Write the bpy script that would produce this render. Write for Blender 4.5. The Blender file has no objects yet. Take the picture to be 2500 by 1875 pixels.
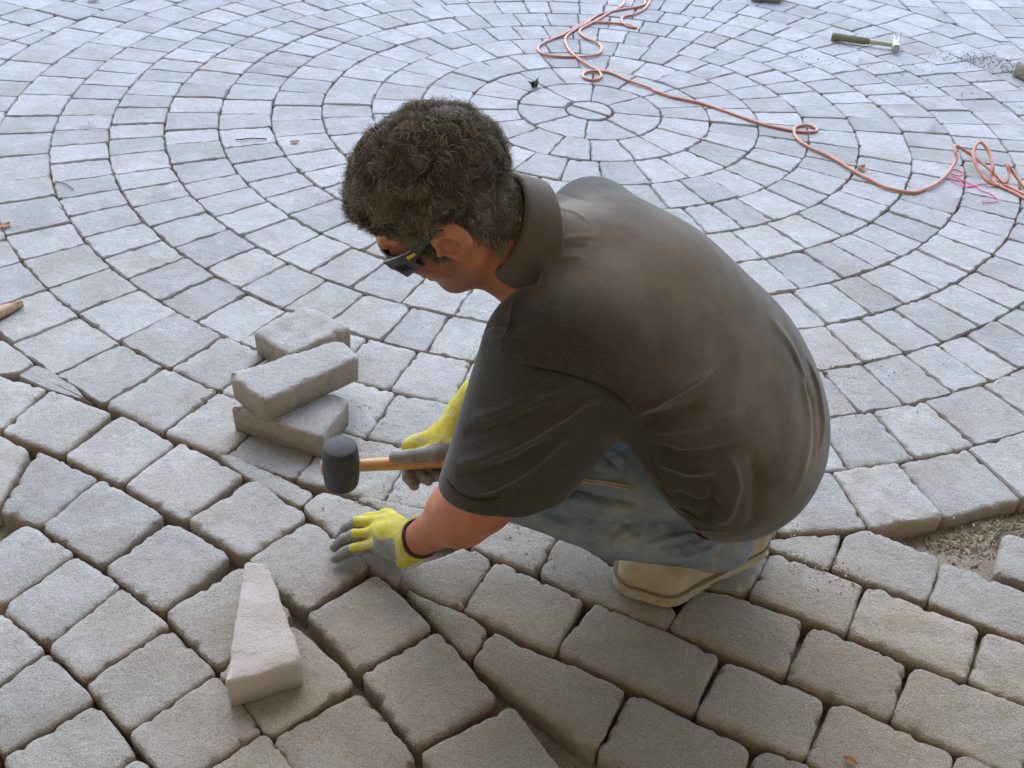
import bpy, bmesh, math, random
import numpy as np
from mathutils import Vector, Matrix
from mathutils.geometry import delaunay_2d_cdt

scene = bpy.context.scene
W = 0.178            # width of one ring of paving, metres
# ------------------------------------------------------------------ camera
CAM = Vector((-0.22296, -3.73720, 1.46669))
PITCH, ROLL, LENS = math.radians(36.3387), math.radians(3.6202), 36.744
_R = Vector((1, 0, 0)); _U = Vector((0, math.sin(PITCH), math.cos(PITCH))); _F = Vector((0, math.cos(PITCH), -math.sin(PITCH)))
_r = math.cos(ROLL) * _R + math.sin(ROLL) * _U
_u = -math.sin(ROLL) * _R + math.cos(ROLL) * _U
cam_data = bpy.data.cameras.new('camera'); cam = bpy.data.objects.new('camera', cam_data)
scene.collection.objects.link(cam)
cam.matrix_world = Matrix(((_r.x, _u.x, -_F.x, CAM.x), (_r.y, _u.y, -_F.y, CAM.y), (_r.z, _u.z, -_F.z, CAM.z), (0, 0, 0, 1)))
cam_data.lens = LENS; cam_data.sensor_width = 36; cam_data.clip_start = 0.05; cam_data.clip_end = 500
scene.camera = cam
# ------------------------------------------------------------------ sky, sun, exposure
SUN_EL, SUN_AZ = math.radians(50), math.radians(-10)       # azimuth from +Y towards +X
world = bpy.data.worlds.new('World'); scene.world = world; world.use_nodes = True
wn = world.node_tree.nodes; wl = world.node_tree.links
sky = wn.new('ShaderNodeTexSky'); sky.sky_type = 'NISHITA'; sky.sun_disc = False
sky.sun_elevation = SUN_EL; sky.sun_rotation = SUN_AZ; sky.air_density = 1.0; sky.dust_density = 0.7; sky.ozone_density = 1.0
wl.new(sky.outputs[0], wn['Background'].inputs[0]); wn['Background'].inputs[1].default_value = 0.15
sun_data = bpy.data.lights.new('sun', 'SUN'); sun = bpy.data.objects.new('sun', sun_data); scene.collection.objects.link(sun)
sun_data.energy = 0.5; sun_data.angle = math.radians(60); sun_data.color = (1.0, 0.95, 0.88)
sd = Vector((math.sin(SUN_AZ) * math.cos(SUN_EL), math.cos(SUN_AZ) * math.cos(SUN_EL), math.sin(SUN_EL)))
sun.rotation_euler = sd.to_track_quat('Z', 'Y').to_euler()
scene.view_settings.view_transform = 'Standard'; scene.view_settings.look = 'None'
scene.view_settings.gamma = 1.0; scene.view_settings.use_curve_mapping = False
scene.view_settings.exposure = 1.95
# ------------------------------------------------------------------ helpers
COL = scene.collection
def link(o, parent=None):
    COL.objects.link(o)
    if parent is not None: o.parent = parent
    return o
def tag(o, label=None, cat=None, group=None, kind=None):
    if label: o['label'] = label
    if cat: o['category'] = cat
    if group: o['group'] = group
    if kind: o['kind'] = kind
    return o
def mesh_obj(name, verts, faces, mat=None, parent=None, smooth=True, attrs=None, origin=None, sharp=None):
    me = bpy.data.meshes.new(name)
    v = np.asarray(verts, dtype=np.float64)
    if origin is not None: v = v - np.asarray(origin)
    if isinstance(faces, np.ndarray):
        nf, k = faces.shape
        me.vertices.add(len(v)); me.vertices.foreach_set('co', v.ravel())
        me.loops.add(nf * k); me.loops.foreach_set('vertex_index', faces.ravel().astype(np.int32))
        me.polygons.add(nf); me.polygons.foreach_set('loop_start', np.arange(0, nf * k, k, dtype=np.int32))
        me.update(calc_edges=True)
    else: me.from_pydata(v.tolist(), [], faces)
    if smooth or sharp: me.polygons.foreach_set('use_smooth', np.ones(len(me.polygons), dtype=bool))
    for k, arr in (attrs or {}).items():
        a = me.attributes.new(k, 'FLOAT', 'POINT'); a.data.foreach_set('value', np.asarray(arr, dtype=np.float32))
    me.update()
    if sharp: me.set_sharp_from_angle(angle=math.radians(sharp))
    if mat: me.materials.append(mat)
    o = bpy.data.objects.new(name, me); link(o, parent)
    if origin is not None: o.location = origin
    return o
def empty(name, loc=(0, 0, 0)):
    o = bpy.data.objects.new(name, None); o.location = loc; o.empty_display_size = 0.1; return link(o)
def child(o, parent):
    """parent keeping the world transform (parents here are unrotated)"""
    o.parent = parent; o.location = Vector(o.location) - Vector(parent.location); return o

class NT:
    """small helper for node materials"""
    def __init__(s, name):
        s.m = bpy.data.materials.new(name); s.m.use_nodes = True
        s.n = s.m.node_tree.nodes; s.l = s.m.node_tree.links; s.b = s.n['Principled BSDF']
    def new(s, t, **kw):
        nd = s.n.new(t)
        for k, v in kw.items(): setattr(nd, k, v)
        return nd
    def set(s, sock, v):
        if hasattr(v, 'is_output') or isinstance(v, bpy.types.NodeSocket): s.l.new(v, sock)
        else: sock.default_value = v
    def noise(s, vec, scale, detail=4, rough=0.55, dist=0.0):
        nd = s.new('ShaderNodeTexNoise'); s.set(nd.inputs['Vector'], vec)
        nd.inputs['Scale'].default_value = scale; nd.inputs['Detail'].default_value = detail
        nd.inputs['Roughness'].default_value = rough; nd.inputs['Distortion'].default_value = dist
        return nd.outputs['Fac']
    def voro(s, vec, scale, feat='F1'):
        nd = s.new('ShaderNodeTexVoronoi'); nd.feature = feat; s.set(nd.inputs['Vector'], vec); nd.inputs['Scale'].default_value = scale
        return nd.outputs['Distance']
    def ramp(s, fac, a, b, lo=0.0, hi=1.0):
        nd = s.new('ShaderNodeMapRange'); nd.clamp = True; s.set(nd.inputs['Value'], fac)
        nd.inputs['From Min'].default_value = a; nd.inputs['From Max'].default_value = b
        nd.inputs['To Min'].default_value = lo; nd.inputs['To Max'].default_value = hi
        return nd.outputs['Result']
    def mix(s, fac, a, b, mode='MIX'):
        nd = s.new('ShaderNodeMix'); nd.data_type = 'RGBA'; nd.blend_type = mode
        s.set(nd.inputs[0], fac); s.set(nd.inputs[6], a); s.set(nd.inputs[7], b)
        return nd.outputs[2]
    def math(s, op, a, b=0.0):
        nd = s.new('ShaderNodeMath'); nd.operation = op; s.set(nd.inputs[0], a); s.set(nd.inputs[1], b); return nd.outputs[0]
    def vmath(s, op, a, b):
        nd = s.new('ShaderNodeVectorMath'); nd.operation = op; s.set(nd.inputs[0], a); s.set(nd.inputs[1], b); return nd.outputs[0]
    def attr(s, name):
        nd = s.new('ShaderNodeAttribute'); nd.attribute_name = name; return nd.outputs['Fac']
    def pos(s):
        return s.new('ShaderNodeNewGeometry').outputs['Position']
    def obj(s):
        return s.new('ShaderNodeTexCoord').outputs['Object']
    def bump(s, h, strength=0.4, dist=0.002, prev=None):
        nd = s.new('ShaderNodeBump'); nd.inputs['Strength'].default_value = strength; nd.inputs['Distance'].default_value = dist
        s.set(nd.inputs['Height'], h)
        if prev is not None: s.l.new(prev, nd.inputs['Normal'])
        return nd.outputs['Normal']
    def out(s, col=None, rough=None, normal=None, **kw):
        if col is not None: s.set(s.b.inputs['Base Color'], col)
        if rough is not None: s.set(s.b.inputs['Roughness'], rough)
        if normal is not None: s.l.new(normal, s.b.inputs['Normal'])
        for k, v in kw.items(): s.set(s.b.inputs[k.replace('_', ' ')], v)
        return s.m
def rgb(r, g, b): return (r, g, b, 1.0)

# ------------------------------------------------------------------ materials of the ground
def make_concrete(name, pink=0.0):
    t = NT(name)
    tint = t.attr('tint')
    off = t.new('ShaderNodeCombineXYZ'); t.set(off.inputs[0], t.math('MULTIPLY', tint, 31.7)); t.set(off.inputs[1], t.math('MULTIPLY', tint, 17.3)); t.set(off.inputs[2], t.math('MULTIPLY', tint, 53.1))
    p = t.vmath('ADD', t.pos(), off.outputs[0])
    big = t.noise(p, 9, 5, 0.6); mid = t.noise(p, 45, 5, 0.65); fine = t.noise(p, 330, 3, 0.7); grain = t.noise(p, 700, 2, 0.6)
    c = t.mix(t.ramp(big, 0.32, 0.68), rgb(0.400, 0.383, 0.352), rgb(0.510, 0.498, 0.470))
    c = t.mix(t.ramp(mid, 0.45, 0.75, 0, 0.55), c, rgb(0.335, 0.318, 0.290))
    c = t.mix(t.ramp(t.noise(p, 26, 4, 0.6), 0.56, 0.74, 0, 0.55), c, rgb(0.60, 0.595, 0.58))      # pale lime bloom
    warmth = t.ramp(t.noise(p, 5.5, 3, 0.5), 0.5, 0.78, 0, 0.7)
    c = t.mix(warmth, c, rgb(0.370, 0.305, 0.225))                                                  # rusty clay tint
    # clay tint and the man's soft brown shadow, painted round the working place
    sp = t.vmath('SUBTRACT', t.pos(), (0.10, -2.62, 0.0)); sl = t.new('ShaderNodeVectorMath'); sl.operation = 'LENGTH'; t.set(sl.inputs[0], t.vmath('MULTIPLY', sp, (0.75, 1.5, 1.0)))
    mud = t.math('MULTIPLY', t.ramp(t.math('ADD', sl.outputs['Value'], t.math('MULTIPLY', t.noise(t.pos(), 7, 4), 0.5)), 0.50, 1.15, 1, 0), 0.85)  # mask covers the clay and the painted shadow alike
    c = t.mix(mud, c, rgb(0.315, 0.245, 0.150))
    c = t.mix(t.ramp(fine, 0.53, 0.63, 0, 0.62), c, rgb(0.15, 0.14, 0.125))                          # dark aggregate
    c = t.mix(t.ramp(grain, 0.56, 0.66, 0, 0.6), c, rgb(0.74, 0.73, 0.71))                          # pale sand grains
    pits = t.voro(p, 75); pit = t.ramp(pits, 0.05, 0.16, 1, 0); pitm = t.math('MULTIPLY', pit, t.ramp(t.noise(p, 30, 2), 0.5, 0.62))
    c = t.mix(t.math('MULTIPLY', pitm, 0.6), c, rgb(0.13, 0.12, 0.11))
    nz = t.new('ShaderNodeSeparateXYZ'); t.set(nz.inputs[0], t.new('ShaderNodeNewGeometry').outputs['True Normal'])
    side = t.ramp(nz.outputs[2], 0.25, 0.75, 1, 0)
    tan = t.mix(t.ramp(t.noise(p, 60, 4), 0.35, 0.7), rgb(0.345, 0.265, 0.185), rgb(0.43, 0.345, 0.255))
    c = t.mix(t.math('MULTIPLY', side, 0.85), c, tan)                                               # raw sand-coloured body of the block
    if pink: c = t.mix(pink, c, rgb(0.60, 0.53, 0.49))
    val = t.ramp(tint, 0, 1, 0.88, 1.12)
    hs = t.new('ShaderNodeHueSaturation'); t.set(hs.inputs['Color'], c); t.set(hs.inputs['Value'], val); hs.inputs['Saturation'].default_value = 0.9
    b0 = t.bump(t.noise(p, 22, 3, 0.5), 0.5, 0.012); b1 = t.bump(t.noise(p, 70, 6, 0.7), 0.75, 0.009, b0)
    b2 = t.bump(fine, 0.8, 0.004, b1)
    b3 = t.bump(pitm, 0.5, -0.003, b2)
    return t.out(hs.outputs[0], 0.93, b3, Specular_IOR_Level=0.12)
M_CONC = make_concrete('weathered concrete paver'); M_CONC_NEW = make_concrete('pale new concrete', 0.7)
def make_sand():
    t = NT('bedding sand'); p = t.pos()
    c = t.mix(t.ramp(t.noise(p, 14, 5), 0.35, 0.65), rgb(0.27, 0.235, 0.175), rgb(0.40, 0.365, 0.295))
    c = t.mix(t.ramp(t.noise(p, 260, 3, 0.7), 0.5, 0.7, 0, 0.8), c, rgb(0.50, 0.46, 0.39))
    c = t.mix(t.ramp(t.noise(p, 180, 3, 0.7), 0.58, 0.7, 0, 0.8), c, rgb(0.09, 0.075, 0.055))
    return t.out(c, 0.95, t.bump(t.noise(p, 160, 4, 0.7), 0.9, 0.008), Specular_IOR_Level=0.2)
M_SAND = make_sand()
# ------------------------------------------------------------------ surveyed layout
TRACED=[
[(-6.265,-12.955),(-5.916,-12.125),(-5.006,-12.652),(-5.408,-13.47)],
[(-4.754,-12.703),(-4.181,-11.945),(-3.437,-12.522),(-3.963,-13.219)],
[(-5.393,-13.497),(-4.91,-12.723),(-4.136,-13.19),(-4.61,-14.03)],
[(-3.961,-13.228),(-3.404,-12.573),(-2.637,-13.194),(-3.2,-13.891)],
[(-4.597,-14.035),(-3.979,-13.322),(-3.307,-13.966),(-3.896,-14.666)],
[(-3.889,-14.694),(-3.289,-14.051),(-2.549,-14.717),(-3.231,-15.39)],
[(-3.185,-13.934),(-2.546,-13.315),(-1.89,-14.013),(-2.548,-14.604)],
[(-2.525,-14.628),(-1.833,-14.034),(-1.192,-14.804),(-1.891,-15.405)],
[(-3.217,-15.407),(-2.493,-14.818),(-1.869,-15.531),(-2.539,-16.12)],
[(-1.876,-15.433),(-1.059,-14.879),(-0.564,-15.555),(-1.348,-16.115)],
[(-4.489,-15.43),(-3.878,-14.733),(-3.301,-15.312),(-3.926,-15.953)],
[(-3.893,-15.966),(-3.283,-15.324),(-2.589,-16.078),(-3.201,-16.516)],
[(-5.067,-14.93),(-4.481,-14.206),(-3.889,-14.704),(-4.495,-15.413)],
[(-5.569,-14.528),(-5.121,-13.707),(-4.488,-14.185),(-5.086,-14.908)],
[(-6.203,-14.117),(-5.751,-13.311),(-5.133,-13.699),(-5.58,-14.514)],
[(-6.879,-13.714),(-6.454,-12.915),(-5.759,-13.302),(-6.212,-14.085)],
[(-6.478,-14.769),(-6.189,-14.159),(-5.562,-14.568),(-5.88,-15.086)],
[(-5.868,-15.113),(-5.546,-14.587),(-4.903,-15.104),(-5.504,-15.741)],
[(-5.935,-15.723),(-5.875,-15.132),(-5.511,-15.742),(-5.718,-16.093)],
[(-5.493,-15.765),(-4.889,-15.121),(-4.342,-15.633),(-4.815,-16.275)],
[(-4.796,-16.289),(-4.335,-15.641),(-3.928,-15.969),(-4.328,-16.59)],
[(-6.822,-12.738),(-6.8,-11.705),(-5.937,-12.119),(-6.27,-12.951)],
[(-7.619,-12.302),(-7.413,-11.469),(-6.895,-11.73),(-6.842,-12.713)],
[(-5.635,-12.2),(-5.192,-11.381),(-4.303,-11.923),(-4.765,-12.702)],
[(-6.469,-11.786),(-6.089,-10.926),(-5.252,-11.418),(-5.64,-12.186)],
[(-7.371,-11.417),(-7.098,-10.535),(-6.19,-10.936),(-6.481,-11.766)],
[(-8.148,-10.883),(-7.925,-10.297),(-7.159,-10.516),(-7.385,-11.396)],
[(-7.663,-10.28),(-7.506,-10.027),(-7.28,-10.127),(-6.864,-10.424),(-6.493,-10.738),(-7.155,-10.527)],
[(-4.753,-11.551),(-4.541,-11.561),(-3.444,-12.142),(-3.541,-12.391),(-4.303,-11.923)],
[(-3.531,-12.39),(-3.367,-12.072),(-2.424,-12.45),(-2.253,-13.227),(-2.31,-13.466),(-2.65,-13.201)],
[(-2.959,-12.194),(-2.815,-12.146),(-2.116,-12.294),(-2.133,-12.575),(-2.373,-12.485)],
[(-2.092,-12.299),(-1.494,-12.148),(-0.714,-12.48),(-1.382,-12.494),(-2.097,-12.617)],
[(-2.311,-13.43),(-2.255,-13.234),(-1.626,-12.824),(-1.337,-13.025),(-1.633,-13.762)],
[(-1.609,-12.812),(-1.372,-12.442),(-0.619,-12.516),(-0.847,-13.179),(-1.325,-12.982)],
[(-1.63,-13.729),(-1.305,-13.022),(-0.348,-13.513),(-0.659,-14.226)],
[(-0.847,-13.179),(-0.591,-12.532),(0.631,-13.576),(0.493,-13.824),(-0.342,-13.497)],
[(-2.24,-13.506),(-1.609,-13.776),(-1.324,-13.985),(-1.48,-14.367),(-1.886,-13.915)],
[(-1.474,-14.38),(-1.303,-13.998),(0.023,-14.626),(-0.284,-15.315)],
[(-0.657,-14.199),(-0.241,-13.511),(0.976,-14.132),(0.664,-14.833)],
[(-0.281,-15.314),(0.087,-14.631),(1.149,-15.176),(0.813,-15.845)],
[(0.492,-13.809),(0.855,-13.197),(1.925,-13.598),(1.599,-14.342)],
[(1.392,-13.282),(1.752,-12.619),(2.678,-13.048),(2.329,-13.755)],
[(1.6,-14.354),(2.007,-13.649),(2.88,-14.08),(2.525,-14.778)],
[(2.526,-14.791),(2.929,-14.097),(3.998,-14.546),(3.568,-15.346)],
[(0.663,-14.843),(1.042,-14.175),(1.95,-14.576),(1.622,-15.272)],
[(1.621,-15.281),(2.035,-14.579),(3.042,-15.092),(2.664,-15.812)],
[(3.005,-15.216),(3.118,-15.095),(3.642,-15.349),(3.258,-16.016),(2.689,-15.826)],
[(0.83,-15.89),(1.229,-15.171),(1.627,-15.289),(1.747,-15.408),(1.445,-16.062)],
[(2.339,-13.747),(2.726,-13.044),(3.752,-13.574),(3.415,-14.274)],
[(3.422,-14.278),(3.828,-13.568),(4.556,-13.903),(4.165,-14.572)],
[(1.672,-12.417),(2.616,-12.253),(2.355,-12.83),(1.764,-12.603)],
[(2.368,-12.829),(2.682,-12.239),(2.957,-12.168),(3.65,-12.561),(3.325,-13.245)],
[(3.327,-13.254),(3.665,-12.591),(4.612,-13.072),(4.253,-13.713)],
[(4.196,-12.729),(4.548,-12.053),(5.088,-12.306),(4.752,-12.94)],
[(1.521,-12.489),(1.589,-12.47),(1.73,-12.588),(1.694,-12.693),(1.567,-12.615)],
[(4.0,-14.584),(4.174,-14.59),(4.565,-14.766),(4.224,-15.4),(3.627,-15.308)],
[(-0.551,-12.488),(0.58,-12.414),(0.371,-13.238)],
[(0.618,-12.41),(1.515,-12.463),(1.732,-12.631),(1.383,-13.276),(0.855,-13.197),(0.407,-13.235)],
[(-8.674,-9.563),(-8.166,-9.513),(-7.533,-9.977),(-7.676,-10.263),(-7.93,-10.276),(-8.252,-10.615)]]
HOLES=[[(2.978,-12.158),(4.481,-11.672),(4.958,-11.512),(5.261,-11.6),(5.089,-12.253),(4.551,-12.044),(4.191,-12.717),(3.661,-12.573)],[(-1.022,-14.941),(-0.299,-15.316),(-0.305,-15.553),(-0.542,-15.553)]]
HOSE=[[(0.201,1.469,0.006),(0.198,1.402,0.006),(0.187,1.325,0.006),(0.152,1.245,0.006),(0.109,1.175,0.006),(0.066,1.077,0.006),(0.016,0.99,0.006),(-0.018,0.927,0.006),(-0.024,0.88,0.006),(-0.011,0.828,0.006),(0.023,0.781,0.006),(0.054,0.744,0.006),(0.066,0.686,0.006),(0.056,0.625,0.006),(0.027,0.587,0.006),(-0.024,0.561,0.006),(-0.093,0.548,0.006),(-0.162,0.551,0.007),(-0.195,0.586,0.007),(-0.203,0.635,0.006),(-0.194,0.679,0.006),(-0.155,0.747,0.006),(-0.104,0.819,0.006),(-0.047,0.931,0.006),(-0.008,0.995,0.006),(0.059,1.032,0.007),(0.149,1.036,0.006),(0.197,1.027,0.006),(0.231,0.994,0.006),(0.207,0.995,0.006),(0.179,1.033,0.006),(0.17,1.089,0.006),(0.182,1.14,0.006),(0.224,1.179,0.007),(0.278,1.261,0.006),(0.31,1.362,0.006),(0.324,1.429,0.006),(0.332,1.497,0.006)],
[(0.306,1.491,0.007),(0.298,1.424,0.006),(0.291,1.358,0.006),(0.256,1.308,0.006),(0.19,1.258,0.006),(0.136,1.216,0.006),(0.072,1.152,0.006),(0.03,1.07,0.006),(0.007,1.007,0.006),(-0.033,0.934,0.006),(-0.069,0.853,0.006),(-0.086,0.796,0.006),(-0.087,0.725,0.006),(-0.07,0.626,0.007),(-0.038,0.542,0.007),(0.002,0.47,0.006),(0.039,0.414,0.007),(0.053,0.371,0.006),(0.052,0.341,0.007),(0.038,0.309,0.007),(0.012,0.297,0.006),(-0.014,0.318,0.006),(-0.019,0.351,0.006),(-0.005,0.383,0.006),(0.027,0.397,0.007),(0.081,0.399,0.006),(0.12,0.368,0.006),(0.17,0.31,0.006),(0.245,0.25,0.006),(0.26,0.223,0.006),(0.321,0.172,0.006),(0.431,0.122,0.006),(0.556,0.019,0.006),(0.639,-0.047,0.006),(0.741,-0.092,0.006),(0.808,-0.092,0.006),(0.832,-0.062,0.006),(0.808,-0.03,0.006),(0.762,-0.047,0.006),(0.741,-0.1,0.006),(0.744,-0.174,0.006),(0.779,-0.242,0.006),(0.831,-0.304,0.006),(0.892,-0.417,0.006),(0.934,-0.479,0.006),(0.976,-0.533,0.006),(1.048,-0.553,0.006),(1.092,-0.526,0.006),(1.142,-0.482,0.007),(1.199,-0.412,0.01),(1.238,-0.352,0.02),(1.257,-0.319,0.035),(1.254,-0.298,0.05),(1.258,-0.268,0.058),(1.272,-0.257,0.055),(1.293,-0.257,0.045),(1.329,-0.278,0.03),(1.356,-0.325,0.02),(1.376,-0.388,0.013),(1.389,-0.432,0.008),(1.396,-0.439,0.012),(1.408,-0.411,0.03),(1.406,-0.391,0.045),(1.405,-0.371,0.05),(1.413,-0.381,0.045),(1.432,-0.405,0.025),(1.449,-0.457,0.01),(1.453,-0.545,0.006)],
[(1.455,-0.549,0.006),(1.431,-0.511,0.006),(1.391,-0.459,0.007),(1.355,-0.456,0.007),(1.328,-0.451,0.015),(1.313,-0.423,0.025),(1.301,-0.371,0.045),(1.305,-0.326,0.06),(1.322,-0.288,0.075),(1.34,-0.273,0.08),(1.352,-0.284,0.075),(1.363,-0.313,0.06),(1.363,-0.361,0.045),(1.36,-0.391,0.03),(1.359,-0.406,0.012),(1.361,-0.437,0.006),(1.377,-0.473,0.006),(1.402,-0.507,0.006),(1.42,-0.541,0.006),(1.439,-0.583,0.006)]]
STRING=[[(1.227,-0.375,0.003),(1.243,-0.386,0.003),(1.257,-0.388,0.003),(1.273,-0.368,0.003),(1.268,-0.346,0.003),(1.25,-0.336,0.003),(1.235,-0.356,0.003)],
[(1.24,-0.395,0.003),(1.254,-0.423,0.003),(1.274,-0.451,0.003),(1.285,-0.463,0.003),(1.257,-0.474,0.003),(1.232,-0.465,0.003),(1.217,-0.433,0.003),(1.217,-0.411,0.003),(1.235,-0.398,0.003),(1.243,-0.421,0.003),(1.244,-0.455,0.003),(1.252,-0.472,0.003),(1.284,-0.46,0.003),(1.313,-0.445,0.003),(1.336,-0.442,0.003)],
[(1.282,-0.454,0.003),(1.287,-0.466,0.003),(1.296,-0.498,0.003),(1.317,-0.516,0.003),(1.327,-0.543,0.003),(1.326,-0.564,0.003),(1.305,-0.581,0.003),(1.267,-0.59,0.003)]]
LS_BACK=[(-0.848,-1.683),(-0.747,-1.552),(-0.618,-1.638),(-0.742,-1.769)]
LS_LOW=[(-0.827,-1.981),(-0.696,-1.87),(-0.575,-1.923),(-0.611,-2.06)]
LS_TOP=[(-0.832,-1.943),(-0.616,-1.786),(-0.562,-1.85),(-0.735,-2.033)]
LS_WEDGE=[(-0.686,-2.419),(-0.645,-2.418),(-0.536,-2.635),(-0.652,-2.693)]
LS_LEFT=[(-1.562,-1.775),(-1.599,-1.637),(-1.459,-1.547),(-1.491,-1.614)]
LS_FAR=[(0.842,1.657),(1.001,1.671),(0.973,1.524),(0.823,1.533)]
LS_RIGHT=[(1.807,0.681),(1.876,0.785),(2.027,0.721),(1.891,0.502)]
# ------------------------------------------------------------------ ground, sand bed
def grid_sheet(x0, x1, y0, y1, n, zf):
    xs = np.linspace(x0, x1, n); ys = np.linspace(y0, y1, n)
    X, Y = np.meshgrid(xs, ys, indexing='ij'); Z = zf(X, Y)
    v = np.stack([X, Y, Z], -1).reshape(-1, 3); i = np.arange(n * n).reshape(n, n)
    f = np.stack([i[:-1, :-1], i[1:, :-1], i[1:, 1:], i[:-1, 1:]], -1).reshape(-1, 4)
    return v, f
v, f = grid_sheet(-60, 60, -60, 60, 2, lambda X, Y: X * 0 - 0.075)
tag(mesh_obj('ground', v, f, M_SAND), kind='structure')
rs = np.random.RandomState(4)
_ph = rs.rand(12, 3) * 6.28; _fr = rs.randn(12, 2) * 22
def sand_z(X, Y):
    z = X * 0 - 0.052
    for (a, b), ph in zip(_fr, _ph): z = z + 0.0014 * np.sin(a * X + b * Y + ph[0])
    # the screed rises a little in the open gap at the right-hand edge
    return z + 0.018 * np.exp(-((X - 0.86) ** 2 / 0.05 + (Y + 2.13) ** 2 / 0.015))
v, f = grid_sheet(-3.6, 3.6, -3.6, 3.6, 221, sand_z)
pavement = tag(mesh_obj('pavement', v, f, M_SAND), kind='structure')

# ------------------------------------------------------------------ paving layout (units of W, circle centre = origin)
def area(p):
    p = np.asarray(p); x, y = p[:, 0], p[:, 1]; return 0.5 * np.sum(x * np.roll(y, -1) - y * np.roll(x, -1))
def ccw(p):
    p = [tuple(q) for q in p]; return p if area(p) > 0 else p[::-1]
def inside(pt, poly):
    x, y = pt; c = False; n = len(poly); j = n - 1
    for i in range(n):
        xi, yi = poly[i]; xj, yj = poly[j]
        if (yi > y) != (yj > y) and x < (xj - xi) * (y - yi) / (yj - yi) + xi: c = not c
        j = i
    return c
def clip(poly, nx, ny, d):
    """keep the side where nx*x+ny*y >= d"""
    o = []
    for i in range(len(poly)):
        a, b = poly[i], poly[(i + 1) % len(poly)]
        sa, sb = nx * a[0] + ny * a[1] - d, nx * b[0] + ny * b[1] - d
        if sa >= 0: o.append(a)
        if (sa >= 0) != (sb >= 0):
            k = sa / (sa - sb); o.append((a[0] + k * (b[0] - a[0]), a[1] + k * (b[1] - a[1])))
    return o
rng = random.Random(11)
R0 = 0.5045; RMAX = R0 + 12
stones = []          # (polygon, gap)
# the two halves of the eye of the circle
for s in (0, 1):
    a0 = math.radians(-32) + s * math.pi
    arc = [(0.485 * math.cos(a0 + math.pi * i / 9), 0.485 * math.sin(a0 + math.pi * i / 9)) for i in range(10)]
    stones.append((arc, 0.02))
for n in range(1, 13):
    r1, r2 = R0 + n - 1, R0 + n
    wid = 0.735 if n <= 10 else 0.98
    if n == 1: cnt = 8; ph = math.radians(-95)
    else: cnt = int(round(2 * math.pi * (r1 + 0.5) / wid)); ph = rng.random() * 6.28
    ws = [1 + rng.uniform(-0.16, 0.16) * (n > 1) for _ in range(cnt)]; tot = sum(ws); a = ph
    for w_ in ws:
        da = 2 * math.pi * w_ / tot; m = 3 if n < 4 else 2
        inner = [(r1 * math.cos(a + da * i / m), r1 * math.sin(a + da * i / m)) for i in range(m + 1)]
        outer = [(r2 * math.cos(a + da * i / m), r2 * math.sin(a + da * i / m)) for i in range(m, -1, -1)]
        if n > 4: inner = [inner[0], inner[-1]]; outer = [outer[0], outer[-1]]
        poly = inner + outer; a += da
        stones.append((poly, 0.004 if n > 9 else 0.006))
traced_ccw = [ccw(q) for q in TRACED]
# ring stones that were cut or left out where the edge courses are being laid
def overlaps(poly, others, k=0.5):
    c = tuple(np.mean(poly, 0))
    for o in others:
        if inside(c, o) or any(inside((p[0] * k + c[0] * (1 - k), p[1] * k + c[1] * (1 - k)), o) for p in poly): return True
        if k > 0.6 and any(inside((p[0] * k + np.mean(o, 0)[0] * (1 - k), p[1] * k + np.mean(o, 0)[1] * (1 - k)), poly) for p in o): return True
        co = tuple(np.mean(o, 0))
        if inside(co, poly) and area(o) > 0.3: return True
    return False
stones = [s for s in stones if not (np.mean(s[0], 0)[1] < -10 and overlaps(s[0], traced_ccw))]
for q in traced_ccw: stones.append((q, -0.016))
def field(th_deg, dx, keep):
    th = math.radians(th_deg); ux, uy = math.cos(th), math.sin(th); vx, vy = -uy, ux
    N = 20
    for j in range(-N, N):
        s = -N + rng.random()
        while s < N:
            L = rng.choice([1.0, 1.0, 1.35]); a, b = s, s + L; s = b
            c0 = [(a, j * dx), (b, j * dx), (b, (j + 1) * dx), (a, (j + 1) * dx)]
            poly = [(p * ux + q * vx, p * uy + q * vy) for p, q in c0]
            cx, cy = np.mean(poly, 0); r = math.hypot(cx, cy)
            if r < RMAX - 0.7 or r > 19.5 or not keep(cx, cy): continue
            if r < RMAX + 1.2:
                poly = clip(poly, cx / r, cy / r, RMAX)
                if len(poly) < 3 or area(poly) < 0.10: continue
            if cy < -8 and (overlaps(poly, traced_ccw, 0.88) or overlaps(poly, [ccw(h) for h in HOLES], 0.88)): continue
            stones.append((poly, 0.004 if n > 9 else 0.006))
_ang = lambda x, y: math.degrees(math.atan2(y, x))
field(93, 0.95, lambda x, y: -8 < _ang(x, y) < 75)
field(155, 0.92, lambda x, y: not (-8 < _ang(x, y) < 75))

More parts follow.
